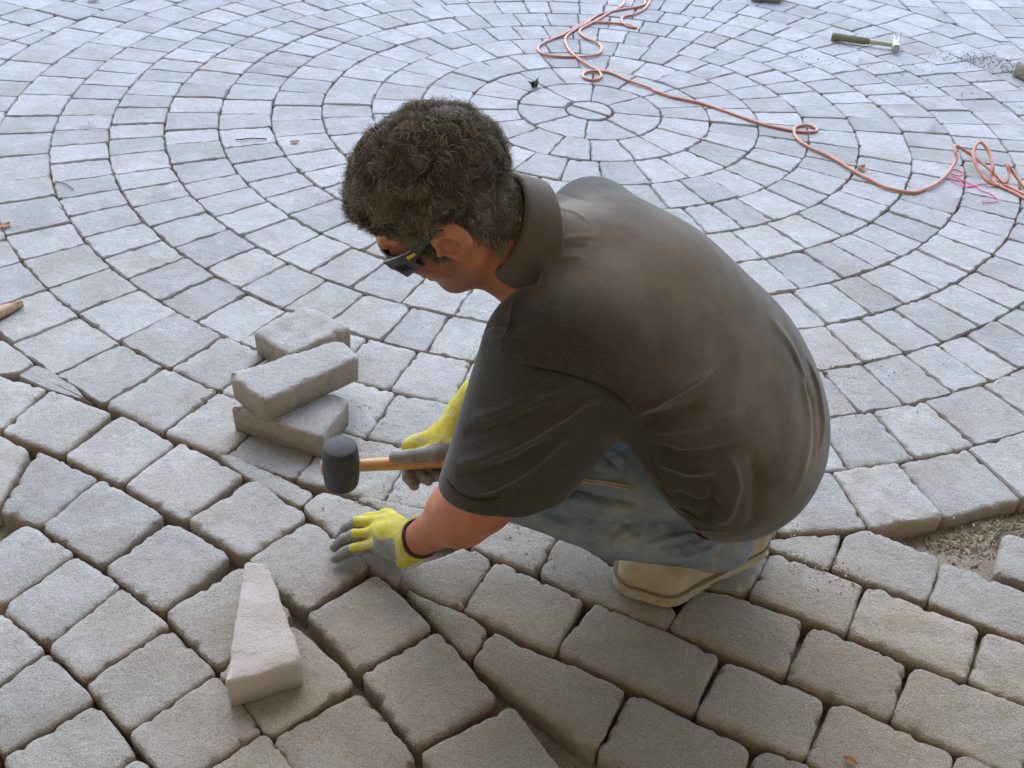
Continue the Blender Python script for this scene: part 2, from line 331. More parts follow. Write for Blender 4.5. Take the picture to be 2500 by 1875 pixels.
# ------------------------------------------------------------------ paver meshes
def offset_poly(p, d):
    n = len(p); o = []
    for i in range(n):
        a, b, c = np.array(p[i - 1]), np.array(p[i]), np.array(p[(i + 1) % n])
        e1 = (b - a) / (np.linalg.norm(b - a) + 1e-9); e2 = (c - b) / (np.linalg.norm(c - b) + 1e-9)
        n1 = np.array([-e1[1], e1[0]]); n2 = np.array([-e2[1], e2[0]])
        m = n1 + n2; k = m @ n1
        if k < 0.35: m = m / (np.linalg.norm(m) + 1e-9) * 1.6
        else: m = m / k
        o.append(b + m * d)
    return o
def round_poly(p, rad, seg):
    n = len(p); o = []
    for i in range(n):
        a, b, c = np.array(p[i - 1]), np.array(p[i]), np.array(p[(i + 1) % n])
        l1, l2 = np.linalg.norm(a - b), np.linalg.norm(c - b)
        d1, d2 = (a - b) / (l1 + 1e-9), (c - b) / (l2 + 1e-9)
        cosang = d1 @ d2
        if cosang < -0.93: o.append(b); continue
        r = min(rad, l1 * 0.42, l2 * 0.42)
        for k in range(seg + 1):
            t = k / seg; o.append((1 - t) ** 2 * (b + d1 * r) + 2 * t * (1 - t) * b + t * t * (b + d2 * r))
    return o
def resample(p, step):
    o = []
    for i in range(len(p)):
        a, b = p[i], p[(i + 1) % len(p)]; L = np.linalg.norm(b - a); m = max(1, int(round(L / step)))
        for k in range(m): o.append(a + (b - a) * k / m)
    return np.array(o)
def paver(poly, top, thick, lod, seed, rad=0.014, edge=1.0, tilt=(0, 0), relief=1.0):
    """poly in metres (already inset); returns verts, faces"""
    r = np.random.RandomState(seed)
    step = (0.008, 0.016, 0.034)[lod]
    P = resample(round_poly(ccw(poly), rad * (0.8 + 0.5 * r.rand()), (4, 3, 2)[lod]), step)
    n = len(P)
    nx = np.roll(P, -1, 0) - np.roll(P, 1, 0); nx = np.stack([nx[:, 1], -nx[:, 0]], 1); nx /= np.linalg.norm(nx, axis=1, keepdims=True) + 1e-9
    s = np.cumsum(np.linalg.norm(P - np.roll(P, 1, 0), axis=1)); per = s[-1]
    wav = np.zeros(n)
    for k in range(2, 15): wav += np.sin(2 * math.pi * k * s / per + r.rand() * 6.28) * r.randn() * 0.0009 / (k ** 0.55)
    size = min(1.0, 2 * area(P) / per / 0.05); edge = edge * size; wav *= (0.7, 1.25, 1.4)[lod] * edge
    jit = r.randn(n) * 0.0004 * edge
    chip = np.zeros(n)
    for k in range(3, 24): chip += np.sin(2 * math.pi * k * s / per + r.rand() * 6.28) * r.randn()
    chip = np.clip(chip / 3.2 - 0.5, 0, 1.6) * edge
    def ring(inset, z): return np.concatenate([P + nx * (wav + jit - inset)[:, None], np.broadcast_to(z, (n,))[:, None]], 1)
    rough = lambda k: np.abs(r.randn(n)) * k
    L = [ring(0.002, -thick), ring(0.0, -0.0075 - 0.005 * chip - rough(0.0012)), ring(size * (0.0009 + 0.0022 * chip + rough(0.0006)), -0.0034 - 0.002 * chip - rough(0.0007)),
         ring(size * (0.0032 + 0.0034 * chip + rough(0.0011)), -0.0009 * (1 + chip) if lod == 0 else -0.0006)]
    if lod == 0: L.append(ring(size * (0.0078 + 0.003 * chip + rough(0.001)), 0.0002))
    V = np.concatenate(L); F = []
    for a in range(len(L) - 1):
        for i in range(n): F.append((a * n + i, a * n + (i + 1) % n, (a + 1) * n + (i + 1) % n, (a + 1) * n + i))
    F.append(tuple(range(n - 1, -1, -1)))
    base = (len(L) - 1) * n; top_ring = L[-1]
    if lod == 0:
        pts = [Vector(q[:2]) for q in top_ring]; lo, hi = P.min(0), P.max(0)
        poly_in = [tuple(q) for q in (P - nx * 0.013)]
        sp = 0.017
        for x in np.arange(lo[0], hi[0], sp):
            for y in np.arange(lo[1], hi[1], sp):
                q = (x + r.uniform(-.004, .004), y + r.uniform(-.004, .004))
                if inside(q, poly_in): pts.append(Vector(q))
        try:
            ov, oe, of, mv, *_ = delaunay_2d_cdt(pts, [], [list(range(n))], 1, 1e-6)
            newidx = []
            extra = []
            for i, q in enumerate(ov):
                src = mv[i]
                if src and src[0] < n: newidx.append(base + src[0])
                else: newidx.append(len(V) + len(extra)); extra.append((q[0], q[1], 0.0003))
            if extra: V = np.concatenate([V, np.array(extra)])
            F += [tuple(newidx[k] for k in fc) for fc in of]
        except Exception: F.append(tuple(range(base, base + n)))
    else: F.append(tuple(range(base, base + n)))
    # shallow unevenness of the cast face
    if lod == 0:
        up = V[:, 2] > -0.02
        q = V[:, :2]; dz = np.zeros(len(V))
        for k in range(7): dz += 0.0005 * r.randn() * np.sin(q @ (r.randn(2) * 45) + r.rand() * 6.28)
        V[:, 2] += np.where(up, dz * relief, 0)
    c = P.mean(0)
    V[:, 2] += top + (V[:, 0] - c[0]) * tilt[0] + (V[:, 1] - c[1]) * tilt[1]
    return V, F
def frame_xy(p):
    v = Vector(p) - CAM; d = v.dot(_F)
    return (LENS / 36 * v.dot(_r) / d, LENS / 36 * v.dot(_u) / d) if d > 0.05 else (9, 9)
items = []
for i, (poly, gap) in enumerate(stones):
    pm = np.array(ccw(poly)) * W
    c = pm.mean(0); dist = math.hypot(c[0] - CAM.x, c[1] - CAM.y)
    q = np.array([frame_xy((x, y, 0)) for x, y in pm])
    vis = (q[:, 0].min() < 0.5 and q[:, 0].max() > -0.5 and q[:, 1].min() < 0.375 and q[:, 1].max() > -0.375)
    qc = np.clip(q, (-0.5, -0.375), (0.5, 0.375)); a = abs(area(qc)) if vis else 0
    items.append((a, i, pm, gap, c, dist))
items.sort(key=lambda t: -t[0])
rest_v, rest_f, rest_t = [], [], []; base = 0
for rank, (a, i, pm, gap, c, dist) in enumerate(items):
    lod = 0 if dist < 2.15 and rank < 300 else (1 if rank < 300 else 2)
    r = np.random.RandomState(1000 + i)
    g = gap * W * 0.5 * (0.75 + 0.5 * r.rand())
    ins = offset_poly([tuple(x) for x in pm], g)
    far = min(1.0, 2.2 / max(dist, 0.5))
    V, F = paver(ins, r.randn() * 0.0012, 0.06, lod, 1000 + i, rad=0.014 * (0.55 + 0.45 * far) if math.hypot(*c) / W < 12.6 else 0.019,
                 tilt=(r.randn() * 0.006, r.randn() * 0.006), edge=0.85 + 0.3 * far)
    tint = r.rand()
    if rank < 300:
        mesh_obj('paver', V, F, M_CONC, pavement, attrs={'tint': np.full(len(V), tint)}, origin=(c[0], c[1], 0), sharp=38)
    else:
        rest_v.append(V); rest_f += [tuple(k + base for k in fc) for fc in F]; rest_t.append(np.full(len(V), tint)); base += len(V)
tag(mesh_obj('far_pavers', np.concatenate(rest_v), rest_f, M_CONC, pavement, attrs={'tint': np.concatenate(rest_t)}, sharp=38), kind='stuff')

# ------------------------------------------------------------------ unseen building added to shade the near ground and bounce warm fill
def box_faces(x0, x1, y0, y1, z0, z1):
    v = [(x, y, z) for x in (x0, x1) for y in (y0, y1) for z in (z0, z1)]
    return v, [(0, 1, 3, 2), (4, 6, 7, 5), (0, 4, 5, 1), (2, 3, 7, 6), (0, 2, 6, 4), (1, 5, 7, 3)]
def make_plaster():
    t = NT('cream bounce plaster'); p = t.pos()
    c = t.mix(t.ramp(t.noise(p, 3, 4), 0.3, 0.7), rgb(0.68, 0.53, 0.34), rgb(0.76, 0.62, 0.42))  # cream set to bounce warm fill onto the near side
    return t.out(c, 0.9, t.bump(t.noise(p, 60, 4), 0.4, 0.01))
M_PLASTER = make_plaster()
shade_house = empty('shade_house', (0, -5.2, 0))
v, f = box_faces(-9, 9, -9.5, -5.2, -0.07, 5.6)
child(mesh_obj('shade_wall', v, f, M_PLASTER, smooth=False), shade_house)
t = NT('cream bounce boards'); M_ROOF = t.out(t.mix(t.ramp(t.noise(t.pos(), 20, 4), .3, .7), rgb(0.58, 0.45, 0.30), rgb(0.66, 0.53, 0.37)), 0.8)
v, f = box_faces(-9.5, 9.5, -5.19, -1.3, 2.75, 2.93)
child(mesh_obj('shade_roof', v, f, M_ROOF, smooth=False), shade_house)
tag(shade_house, 'unseen cream building and porch roof added to shade the near ground', 'shade_house')
# ------------------------------------------------------------------ signed-distance modelling kit
A3 = lambda *p: np.array(p, dtype=np.float32)
def cone(P, a, b, r1, r2):
    """round cone between a and b"""
    a, b = A3(*a), A3(*b); ab = b - a; L2 = float(ab @ ab)
    t = np.clip((P - a) @ ab / L2, 0, 1)
    q = P - a - t[:, None] * ab
    return np.sqrt(np.einsum('ij,ij->i', q, q)) - (r1 + (r2 - r1) * t)
def ball(P, c, r):
    q = P - A3(*c); return np.sqrt(np.einsum('ij,ij->i', q, q)) - r
def ellip(P, c, axes, rad):
    """ellipsoid, axes = 3 unit row vectors"""
    q = (P - A3(*c)) @ np.asarray(axes, dtype=np.float32).T
    r = A3(*rad); k0 = np.linalg.norm(q / r, axis=1); k1 = np.linalg.norm(q / (r * r), axis=1)
    return k0 * (k0 - 1) / np.maximum(k1, 1e-6)
def smin(a, b, k):
    h = np.clip(0.5 + 0.5 * (b - a) / k, 0, 1); return b + (a - b) * h - k * h * (1 - h)
def smax(a, b, k): return -smin(-a, -b, k)
def plane(P, p0, n):
    n = A3(*n); n = n / np.linalg.norm(n); return (P - A3(*p0)) @ n
def chain(P, pts, rads, k=0.01):
    d = None
    for i in range(len(pts) - 1):
        e = cone(P, pts[i], pts[i + 1], rads[i], rads[i + 1]); d = e if d is None else smin(d, e, k)
    return d
def polymesh(f, lo, hi, h, smooth=2):
    """surface nets over a narrow band: only points near the surface are evaluated"""
    lo, hi = np.array(lo, float), np.array(hi, float); B = 4
    n = (np.ceil((hi - lo) / (h * B)).astype(int)) * B
    ax = [lo[i] + h * np.arange(n[i]) for i in range(3)]
    cx = [lo[i] + h * (np.arange(n[i] // B) * B + (B - 1) / 2) for i in range(3)]
    C = np.stack(np.meshgrid(*cx, indexing='ij'), -1).reshape(-1, 3).astype(np.float32)
    dc = f(C).reshape([m // B for m in n])
    D = dc.repeat(B, 0).repeat(B, 1).repeat(B, 2).astype(np.float32)
    act = np.abs(D) < h * B * 2.2
    idx = np.nonzero(act)
    P = np.stack([ax[i][idx[i]] for i in range(3)], 1).astype(np.float32)
    out = np.empty(len(P), np.float32)
    for s in range(0, len(P), 400000): out[s:s + 400000] = f(P[s:s + 400000])
    D[idx] = out
    D[0], D[-1] = 1, 1; D[:, 0], D[:, -1] = 1, 1; D[:, :, 0], D[:, :, -1] = 1, 1
    S = D < 0
    c = [S[i:n[0] - 1 + i, j:n[1] - 1 + j, k:n[2] - 1 + k] for i in (0, 1) for j in (0, 1) for k in (0, 1)]
    cnt = sum(x.astype(np.int8) for x in c); cell = (cnt > 0) & (cnt < 8)
    ci = np.stack(np.nonzero(cell), 1); num = np.full(cell.shape, -1, np.int32); num[tuple(ci.T)] = np.arange(len(ci))
    acc = np.zeros((len(ci), 3)); wsum = np.zeros(len(ci))
    off = [(i, j, k) for i in (0, 1) for j in (0, 1) for k in (0, 1)]
    val = {o: D[ci[:, 0] + o[0], ci[:, 1] + o[1], ci[:, 2] + o[2]] for o in off}
    for o in off:
        for d in range(3):
            if o[d] == 0:
                q = list(o); q[d] = 1; q = tuple(q); a, b = val[o], val[q]; m = (a < 0) != (b < 0)
                t = np.where(m, a / np.where(a == b, 1, a - b), 0)
                p = np.tile(np.array(o, float), (len(ci), 1)); p[:, d] += t
                acc += p * m[:, None]; wsum += m
    V = lo + h * (ci + acc / wsum[:, None]); F = []
    for d in range(3):
        e = [slice(1, n[i] - 1) for i in range(3)]; e2 = list(e); e[d] = slice(0, n[d] - 1); e2[d] = slice(1, n[d])
        a, b = S[tuple(e)], S[tuple(e2)]
        for sgn, m in ((1, a & ~b), (0, ~a & b)):
            q = np.stack(np.nonzero(m), 1)
            for i in range(3):
                if i != d: q[:, i] += 1
            u, w = (d + 1) % 3, (d + 2) % 3
            def at(du, dw):
                r = q.copy(); r[:, u] -= du; r[:, w] -= dw; return num[r[:, 0], r[:, 1], r[:, 2]]
            quad = np.stack([at(1, 1), at(0, 1), at(0, 0), at(1, 0)], 1)
            F.append(quad if sgn else quad[:, ::-1])
    F = np.concatenate(F); F = F[(F >= 0).all(1)]
    for _ in range(smooth):
        s_ = np.zeros_like(V); k_ = np.zeros(len(V))
        for i in range(4):
            a, b = F[:, i], F[:, (i + 1) % 4]
            for x in range(3): s_[:, x] += np.bincount(a, V[b, x], len(V)) + np.bincount(b, V[a, x], len(V))
            k_ += np.bincount(a, minlength=len(V)) + np.bincount(b, minlength=len(V))
        V = V * 0.4 + 0.6 * s_ / np.maximum(k_, 1)[:, None]
    return V, F
def sdf_normals(f, V, e=0.002):
    V = V.astype(np.float32); g = np.stack([f(V + A3(*(e if i == j else 0 for j in range(3)))) - f(V - A3(*(e if i == j else 0 for j in range(3)))) for i in range(3)], 1)
    return g / (np.linalg.norm(g, axis=1, keepdims=True) + 1e-9)
def wobble(P, freq, seed, n=6):
    r = np.random.RandomState(seed); s = np.zeros(len(P))
    for _ in range(n): s += np.sin(P @ (r.randn(3) * freq) + r.rand() * 6.28)
    return s / n

# ------------------------------------------------------------------ the pose (metres)
HS = 1.06
HF = np.array((-0.760, 0.052, -0.648)); HF /= np.linalg.norm(HF)
HL = np.array((0.090, -0.975, -0.203)); HL -= HF * (HF @ HL); HL /= np.linalg.norm(HL)
HU = np.cross(HF, HL)
HC = np.array((-0.335, -2.392, 0.784))
def head(f, l, u): return HC + HS * (f * HF + l * HL + u * HU)
shL, elL, wrL = (-0.173, -2.468, 0.600), (-0.258, -2.500, 0.325), (-0.385, -2.375, 0.090)
shR, elR, wrR = (-0.110, -2.190, 0.668), (-0.165, -2.115, 0.405), (-0.306, -2.195, 0.262)
HAX = np.stack([HF, HL, HU])
# ------------------------------------------------------------------ body: head, neck, arms, trunk as one surface
def ear_sdf(P, s):
    c = head(-0.012, 0.079 * s, -0.004)
    tilt = np.stack([HF * 0.995 - HL * s * 0.10, HL * s * 0.995 + HF * 0.10, HU])
    outer = ellip(P, head(-0.012, 0.083 * s, 0.004), tilt, (0.0260 * HS, 0.0100 * HS, 0.0355 * HS))
    lobe = ellip(P, head(-0.002, 0.078 * s, -0.024), tilt, (0.012, 0.0075, 0.013))
    outer = smin(outer, lobe, 0.008)
    con = ellip(P, head(-0.006, 0.0945 * s, -0.002), tilt, (0.0155, 0.0185, 0.0190))
    fos = ellip(P, head(-0.007, 0.0950 * s, 0.0245), tilt, (0.0165, 0.0135, 0.0072))
    e = smax(smax(outer, -con, 0.003), -fos, 0.003)
    e = smin(e, ball(P, head(0.0125, 0.086 * s, -0.004), 0.0052), 0.003)                       # tragus
    e = smin(e, cone(P, head(-0.020, 0.086 * s, 0.014), head(-0.012, 0.087 * s, -0.012), 0.0035, 0.003), 0.003)   # antihelix
    return smax(e, -ball(P, head(0.003, 0.086 * s, -0.005), 0.0062), 0.002)
def head_sdf(P):
    d = ellip(P, head(-0.012, 0, 0.040), HAX, (0.099 * HS, 0.077 * HS, 0.088 * HS))           # cranium
    d = smin(d, ellip(P, head(0.035, 0, -0.030), HAX, (0.062 * HS, 0.062 * HS, 0.078 * HS)), 0.03)   # face block
    d = smin(d, cone(P, head(0.066, 0.012, -0.098), head(0.066, -0.012, -0.098), 0.020, 0.020), 0.03)  # chin
    for s in (1, -1):
        d = smin(d, cone(P, head(0.002, 0.052 * s, -0.058), head(0.062, 0.018 * s, -0.100), 0.020, 0.014), 0.022)   # jaw
        d = smin(d, ball(P, head(0.062, 0.040 * s, -0.022), 0.022), 0.018)                    # cheekbone
        d = smin(d, cone(P, head(0.088, 0.030 * s, 0.022), head(0.094, 0.006 * s, 0.022), 0.010, 0.010), 0.012)  # brow
        d = smax(d, -ball(P, head(0.102, 0.031 * s, 0.002), 0.014), 0.012)                    # eye socket
        d = smin(d, ball(P, head(0.083, 0.031 * s, 0.000), 0.012), 0.004)                     # lid
        d = smin(d, ear_sdf(P, s), 0.006)
    d = smin(d, cone(P, head(0.094, 0, 0.010), head(0.118, 0, -0.030), 0.008, 0.0125), 0.010)    # nose
    for s in (1, -1): d = smin(d, ball(P, head(0.104, 0.011 * s, -0.034), 0.0085), 0.006)
    d = smin(d, cone(P, head(0.091, 0.018, -0.062), head(0.091, -0.018, -0.062), 0.0065, 0.0065), 0.006)   # lips
    d = smin(d, cone(P, head(0.088, 0.015, -0.074), head(0.088, -0.015, -0.074), 0.007, 0.007), 0.006)
    return d
NK = (-0.165, -2.335, 0.690)
def body_sdf(P):
    d = head_sdf(P)
    d = smin(d, cone(P, head(-0.035, 0, -0.045), NK, 0.059, 0.054), 0.03)
    d = smin(d, cone(P, head(0.015, 0, -0.070), (-0.205, -2.365, 0.655), 0.046, 0.052), 0.03)       # throat
    d = smin(d, cone(P, (-0.12, -2.33, 0.62), (0.10, -2.30, 0.45), 0.07, 0.10), 0.03)
    d = smin(d, cone(P, NK, (-0.12, -2.33, 0.62), 0.05, 0.06), 0.03)
    for sh, el, wr, s in ((shL, elL, wrL, 1), (shR, elR, wrR, -1)):
        d = smin(d, cone(P, NK, sh, 0.05, 0.055), 0.04)
        d = smin(d, cone(P, sh, el, 0.055, 0.044), 0.03)
        e, w = A3(*el), A3(*wr); m = e + (w - e) * 0.28
        d = smin(d, chain(P, [tuple(e), tuple(m), tuple(w)], [0.042, 0.0445, 0.029], 0.06), 0.05)
        d = smin(d, cone(P, tuple(w), tuple(w + (w - e) * 0.12), 0.029, 0.026), 0.02)
    return d
# ------------------------------------------------------------------ shirt
HEM_P, HEM_N = np.array((0.045, -2.40, 0.30)), np.array((-0.86, -0.10, -0.50)); HEM_N = HEM_N / np.linalg.norm(HEM_N)
SLEEVES = ((shL, elL, 0.098, 0.077, -0.08), (shR, elR, 0.074, 0.066, -0.05))
def shirt_base(P):
    d = cone(P, (-0.095, -2.425, 0.585), (0.130, -2.385, 0.370), 0.126, 0.145)
    d = smin(d, cone(P, (-0.075, -2.255, 0.610), (0.150, -2.225, 0.385), 0.112, 0.145), 0.06)
    d = smin(d, cone(P, (-0.090, -2.335, 0.625), (0.150, -2.300, 0.375), 0.118, 0.158), 0.06)
    d = smin(d, cone(P, (-0.015, -2.320, 0.600), (0.110, -2.300, 0.475), 0.135, 0.140), 0.06)      # rounded back
    d = smin(d, ball(P, (0.158, -2.315, 0.314), 0.160), 0.06)
    d = smin(d, cone(P, (-0.15, -2.430, 0.620), (-0.11, -2.255, 0.662), 0.088, 0.078), 0.06)      # shoulder yoke
    d = smin(d, cone(P, (-0.165, -2.345, 0.675), (-0.222, -2.368, 0.722), 0.076, 0.072), 0.05)    # base of the neck
    d = smin(d, cone(P, (-0.13, -2.40, 0.60), (-0.232, -2.430, 0.660), 0.07, 0.062), 0.04)        # chest hanging forward
    d = smax(d, plane(P, HEM_P, HEM_N), 0.010)
    thigh = smax(cone(P, (0.17, -2.37, 0.30), (-0.20, -2.43, 0.30), 0.104, 0.115), -plane(P, HEM_P - 0.07 * HEM_N, HEM_N), 0.01)
    d = smax(d, -thigh, 0.008)                                                                     # hollow under the hem
    return d
COL_A, COL_B = np.array(NK), head(-0.035, 0, -0.045)
def shirt_sdf(P):
    d = shirt_base(P)
    for sh, el, r1, r2, ov in SLEEVES:
        e, s = A3(*el), A3(*sh); ax = e - s; t = e + ax * (ov + 0.12)
        hn = ax + A3(0.085, 0, 0) if sh is shL else ax                                             # the cuff is cut aslant
        c = smax(cone(P, sh, tuple(t), r1, r2), plane(P, tuple(e + ax * ov), tuple(hn)), 0.006)
        if sh is shL:                                                                              # cloth hanging behind the upper arm
            h = cone(P, (-0.115, -2.468, 0.520), (-0.205, -2.490, 0.330), 0.085, 0.068); c = smin(c, smax(h, plane(P, tuple(e + ax * ov), tuple(hn)), 0.006), 0.03)
        d = smin(d, c, 0.035)
    d = smax(d, -cone(P, head(-0.02, 0, -0.03), tuple(COL_A + (COL_B - COL_A) * 0.55), 0.060, 0.050), 0.010)                          # neck opening
    for sh, el, r1, r2, ov in SLEEVES:                                                             # open sleeve ends
        e, s = A3(*el), A3(*sh); ax = e - s
        d = smax(d, -cone(P, tuple(e + ax * (ov - 0.22)), tuple(e + ax * (ov + 0.3)), r2 - 0.018, r2 - 0.008), 0.005)
    return d
def collar_sdf(P):
    ax = COL_B - COL_A; L = np.linalg.norm(ax); ax = ax / L
    a = COL_A + ax * 0.035; b = COL_A + ax * 0.110
    sh = np.abs(cone(P, tuple(a - ax * 0.02), tuple(b + ax * 0.02), 0.094, 0.067)) - 0.004
    lo = plane(P, tuple(COL_A + ax * 0.050), tuple(-ax - 0.45 * np.array((-0.42, -0.30, -0.72)))); hi = plane(P, tuple(COL_A + ax * 0.122), tuple(ax + 0.25 * np.array((-0.42, -0.30, -0.72))))
    return smax(smax(sh, lo, 0.004), hi, 0.006)
# ------------------------------------------------------------------ jeans
hipL, knL, anL = (0.165, -2.365, 0.285), (-0.205, -2.412, 0.318), (0.178, -2.352, 0.118)
hipR, knR, anR = (0.165, -2.215, 0.270), (-0.185, -2.150, 0.320), (0.180, -2.190, 0.115)
def jeans_sdf(P):
    d = None
    for hp, kn, an, out in ((hipL, knL, anL, -1), (hipR, knR, anR, 1)):
        k_, a_ = np.array(kn), np.array(an); s0 = k_ + (0.004, 0.010 * out, -0.040); s1 = 0.55 * s0 + 0.45 * a_ + (0, 0.012 * out, -0.004)
        thigh = cone(P, hp, kn, 0.092, 0.064); thigh = smin(thigh, cone(P, kn, tuple(s0), 0.062, 0.056), 0.02)
        shin = chain(P, [tuple(s0), tuple(s1), an, tuple(a_ + (0.012, 0.002, -0.05))], [0.055, 0.062, 0.057, 0.064], 0.02)
        e = smin(thigh, shin, 0.004)
        d = e if d is None else smin(d, e, 0.02)
    d = smin(d, ball(P, (0.175, -2.29, 0.27), 0.130), 0.05)
    return smax(d, plane(P, (0.06, -2.38, 0.066), (0.42, 0.45, -1.0)), 0.006)
# cloth creases: (points on the cloth, half width, height)
FOLDS=[([[-0.2363,-2.5394,0.622],[-0.1961,-2.5586,0.6297],[-0.156,-2.5618,0.6253],[-0.1208,-2.5591,0.6134],[-0.0904,-2.5537,0.5976],[-0.0646,-2.5497,0.5748],[-0.0453,-2.5477,0.5511]],0.0045,-0.0035),
([[-0.0453,-2.5477,0.5511],[-0.0219,-2.5416,0.5646],[0.0068,-2.5284,0.5776],[0.0373,-2.508,0.5847],[0.0695,-2.4802,0.5893]],0.005,0.0088),
([[-0.0425,-2.5474,0.5376],[-0.0133,-2.5425,0.5436],[0.0221,-2.5308,0.5524],[0.0663,-2.5097,0.551]],0.0115,-0.0125),
([[-0.0345,-2.5458,0.5218],[0.0196,-2.5381,0.5238],[0.0758,-2.5181,0.5239],[0.1291,-2.4836,0.5244]],0.0072,0.0063),
([[-0.28,-2.5287,0.5113],[-0.2497,-2.5509,0.5387],[-0.2154,-2.5623,0.5688],[-0.1824,-2.5659,0.5958],[-0.1489,-2.5631,0.6071]],0.0065,0.0075),
([[-0.2915,-2.5262,0.4772],[-0.2484,-2.5574,0.5137],[-0.2025,-2.5674,0.548],[-0.1637,-2.5654,0.5753]],0.0072,-0.0075),
([[-0.2989,-2.5368,0.4293],[-0.2584,-2.5615,0.4657],[-0.2174,-2.5695,0.4993],[-0.1724,-2.5665,0.5347],[-0.1225,-2.5534,0.5694],[-0.0894,-2.5544,0.5874]],0.0072,0.01),
([[-0.3011,-2.5432,0.4059],[-0.2511,-2.5681,0.4442],[-0.2041,-2.571,0.4744],[-0.1588,-2.5627,0.51]],0.0072,-0.0088),
([[-0.2869,-2.5609,0.3896],[-0.2437,-2.573,0.4166],[-0.2026,-2.5707,0.4465],[-0.1686,-2.5642,0.4795],[-0.1302,-2.557,0.523]],0.0065,0.0088),
([[0.1225,-2.521,0.3179],[0.129,-2.5301,0.3669],[0.1312,-2.529,0.4088],[0.1187,-2.526,0.4466],[0.0949,-2.5262,0.4771]],0.0079,0.0112),
([[0.0974,-2.516,0.3154],[0.1001,-2.5299,0.3686],[0.096,-2.5336,0.4099],[0.0748,-2.5355,0.443]],0.0101,-0.0125),
([[0.1705,-2.5139,0.3107],[0.17,-2.5245,0.3739],[0.1612,-2.5172,0.4259],[0.142,-2.51,0.4674]],0.0101,-0.01),
([[0.1639,-2.3468,0.6149],[0.2025,-2.3589,0.5722],[0.236,-2.3798,0.5183],[0.2494,-2.419,0.4676],[0.2439,-2.466,0.4221],[0.2293,-2.4946,0.3599]],0.0086,0.005),
([[0.187,-2.353,0.5902],[0.218,-2.3757,0.5458],[0.2594,-2.389,0.4782],[0.2642,-2.4347,0.4313],[0.2533,-2.4691,0.3914]],0.0072,-0.0035),
([[0.2449,-2.3324,0.5337],[0.2721,-2.3514,0.4841],[0.2823,-2.3923,0.4408],[0.2767,-2.4334,0.4057]],0.005,0.0063),
([[-0.0193,-2.543,0.4975],[0.0326,-2.5396,0.4752],[0.0824,-2.5303,0.4756],[0.1401,-2.5037,0.4821]],0.0079,-0.0088),
([[-0.0024,-2.539,0.4638],[0.0499,-2.5375,0.4427],[0.1002,-2.5314,0.4416]],0.0072,0.0075),
([[-0.0201,-2.536,0.4599],[0.089,-2.5037,0.2937],[0.1399,-2.5135,0.2985]],0.0043,0.005),
([[-0.0097,-2.5398,0.472],[0.0139,-2.5261,0.4047],[0.0459,-2.5158,0.3551],[0.0893,-2.5169,0.3245]],0.004,-0.003),
([[-0.1806,-2.4212,0.7531],[-0.1483,-2.4008,0.7523],[-0.1122,-2.3863,0.7491]],0.004,0.0018),
([[-0.1857,-2.4311,0.7438],[-0.1537,-2.4164,0.7445],[-0.124,-2.4072,0.7429]],0.004,-0.0018),
([[-0.1963,-2.4437,0.7315],[-0.1646,-2.432,0.7352],[-0.1295,-2.4243,0.7354]],0.004,0.0018),
([[-0.1999,-2.1829,0.5602],[-0.1755,-2.4478,0.7255],[-0.1407,-2.4442,0.7259]],0.004,-0.0015),
([[-0.1697,-2.188,0.7169],[-0.1461,-2.2538,0.7436],[-0.1169,-2.3056,0.7575]],0.0043,-0.0025),
([[-0.1801,-2.3605,0.7806],[-0.1489,-2.3451,0.7651],[-0.1244,-2.3608,0.7581]],0.0043,0.0025),
([[-0.2259,-2.4673,0.6828],[-0.2312,-2.5089,0.6677],[-0.2401,-2.5313,0.6336]],0.0035,0.003),
([[-0.2668,-2.4658,0.6298],[-0.2398,-2.5027,0.663],[-0.2052,-2.5248,0.6732]],0.0058,-0.0063),
([[-0.2713,-2.4782,0.6091],[-0.2441,-2.5182,0.6453],[-0.2097,-2.5381,0.6579]],0.0058,0.005),
([[-0.3145,-2.5303,0.3892],[-0.2933,-2.5572,0.3856],[-0.2613,-2.5722,0.3896],[-0.2306,-2.5745,0.3984]],0.0035,-0.002),
([[0.0338,-2.5255,0.3889],[0.0749,-2.5274,0.3684],[0.1196,-2.5303,0.3662]],0.0086,-0.0075)]
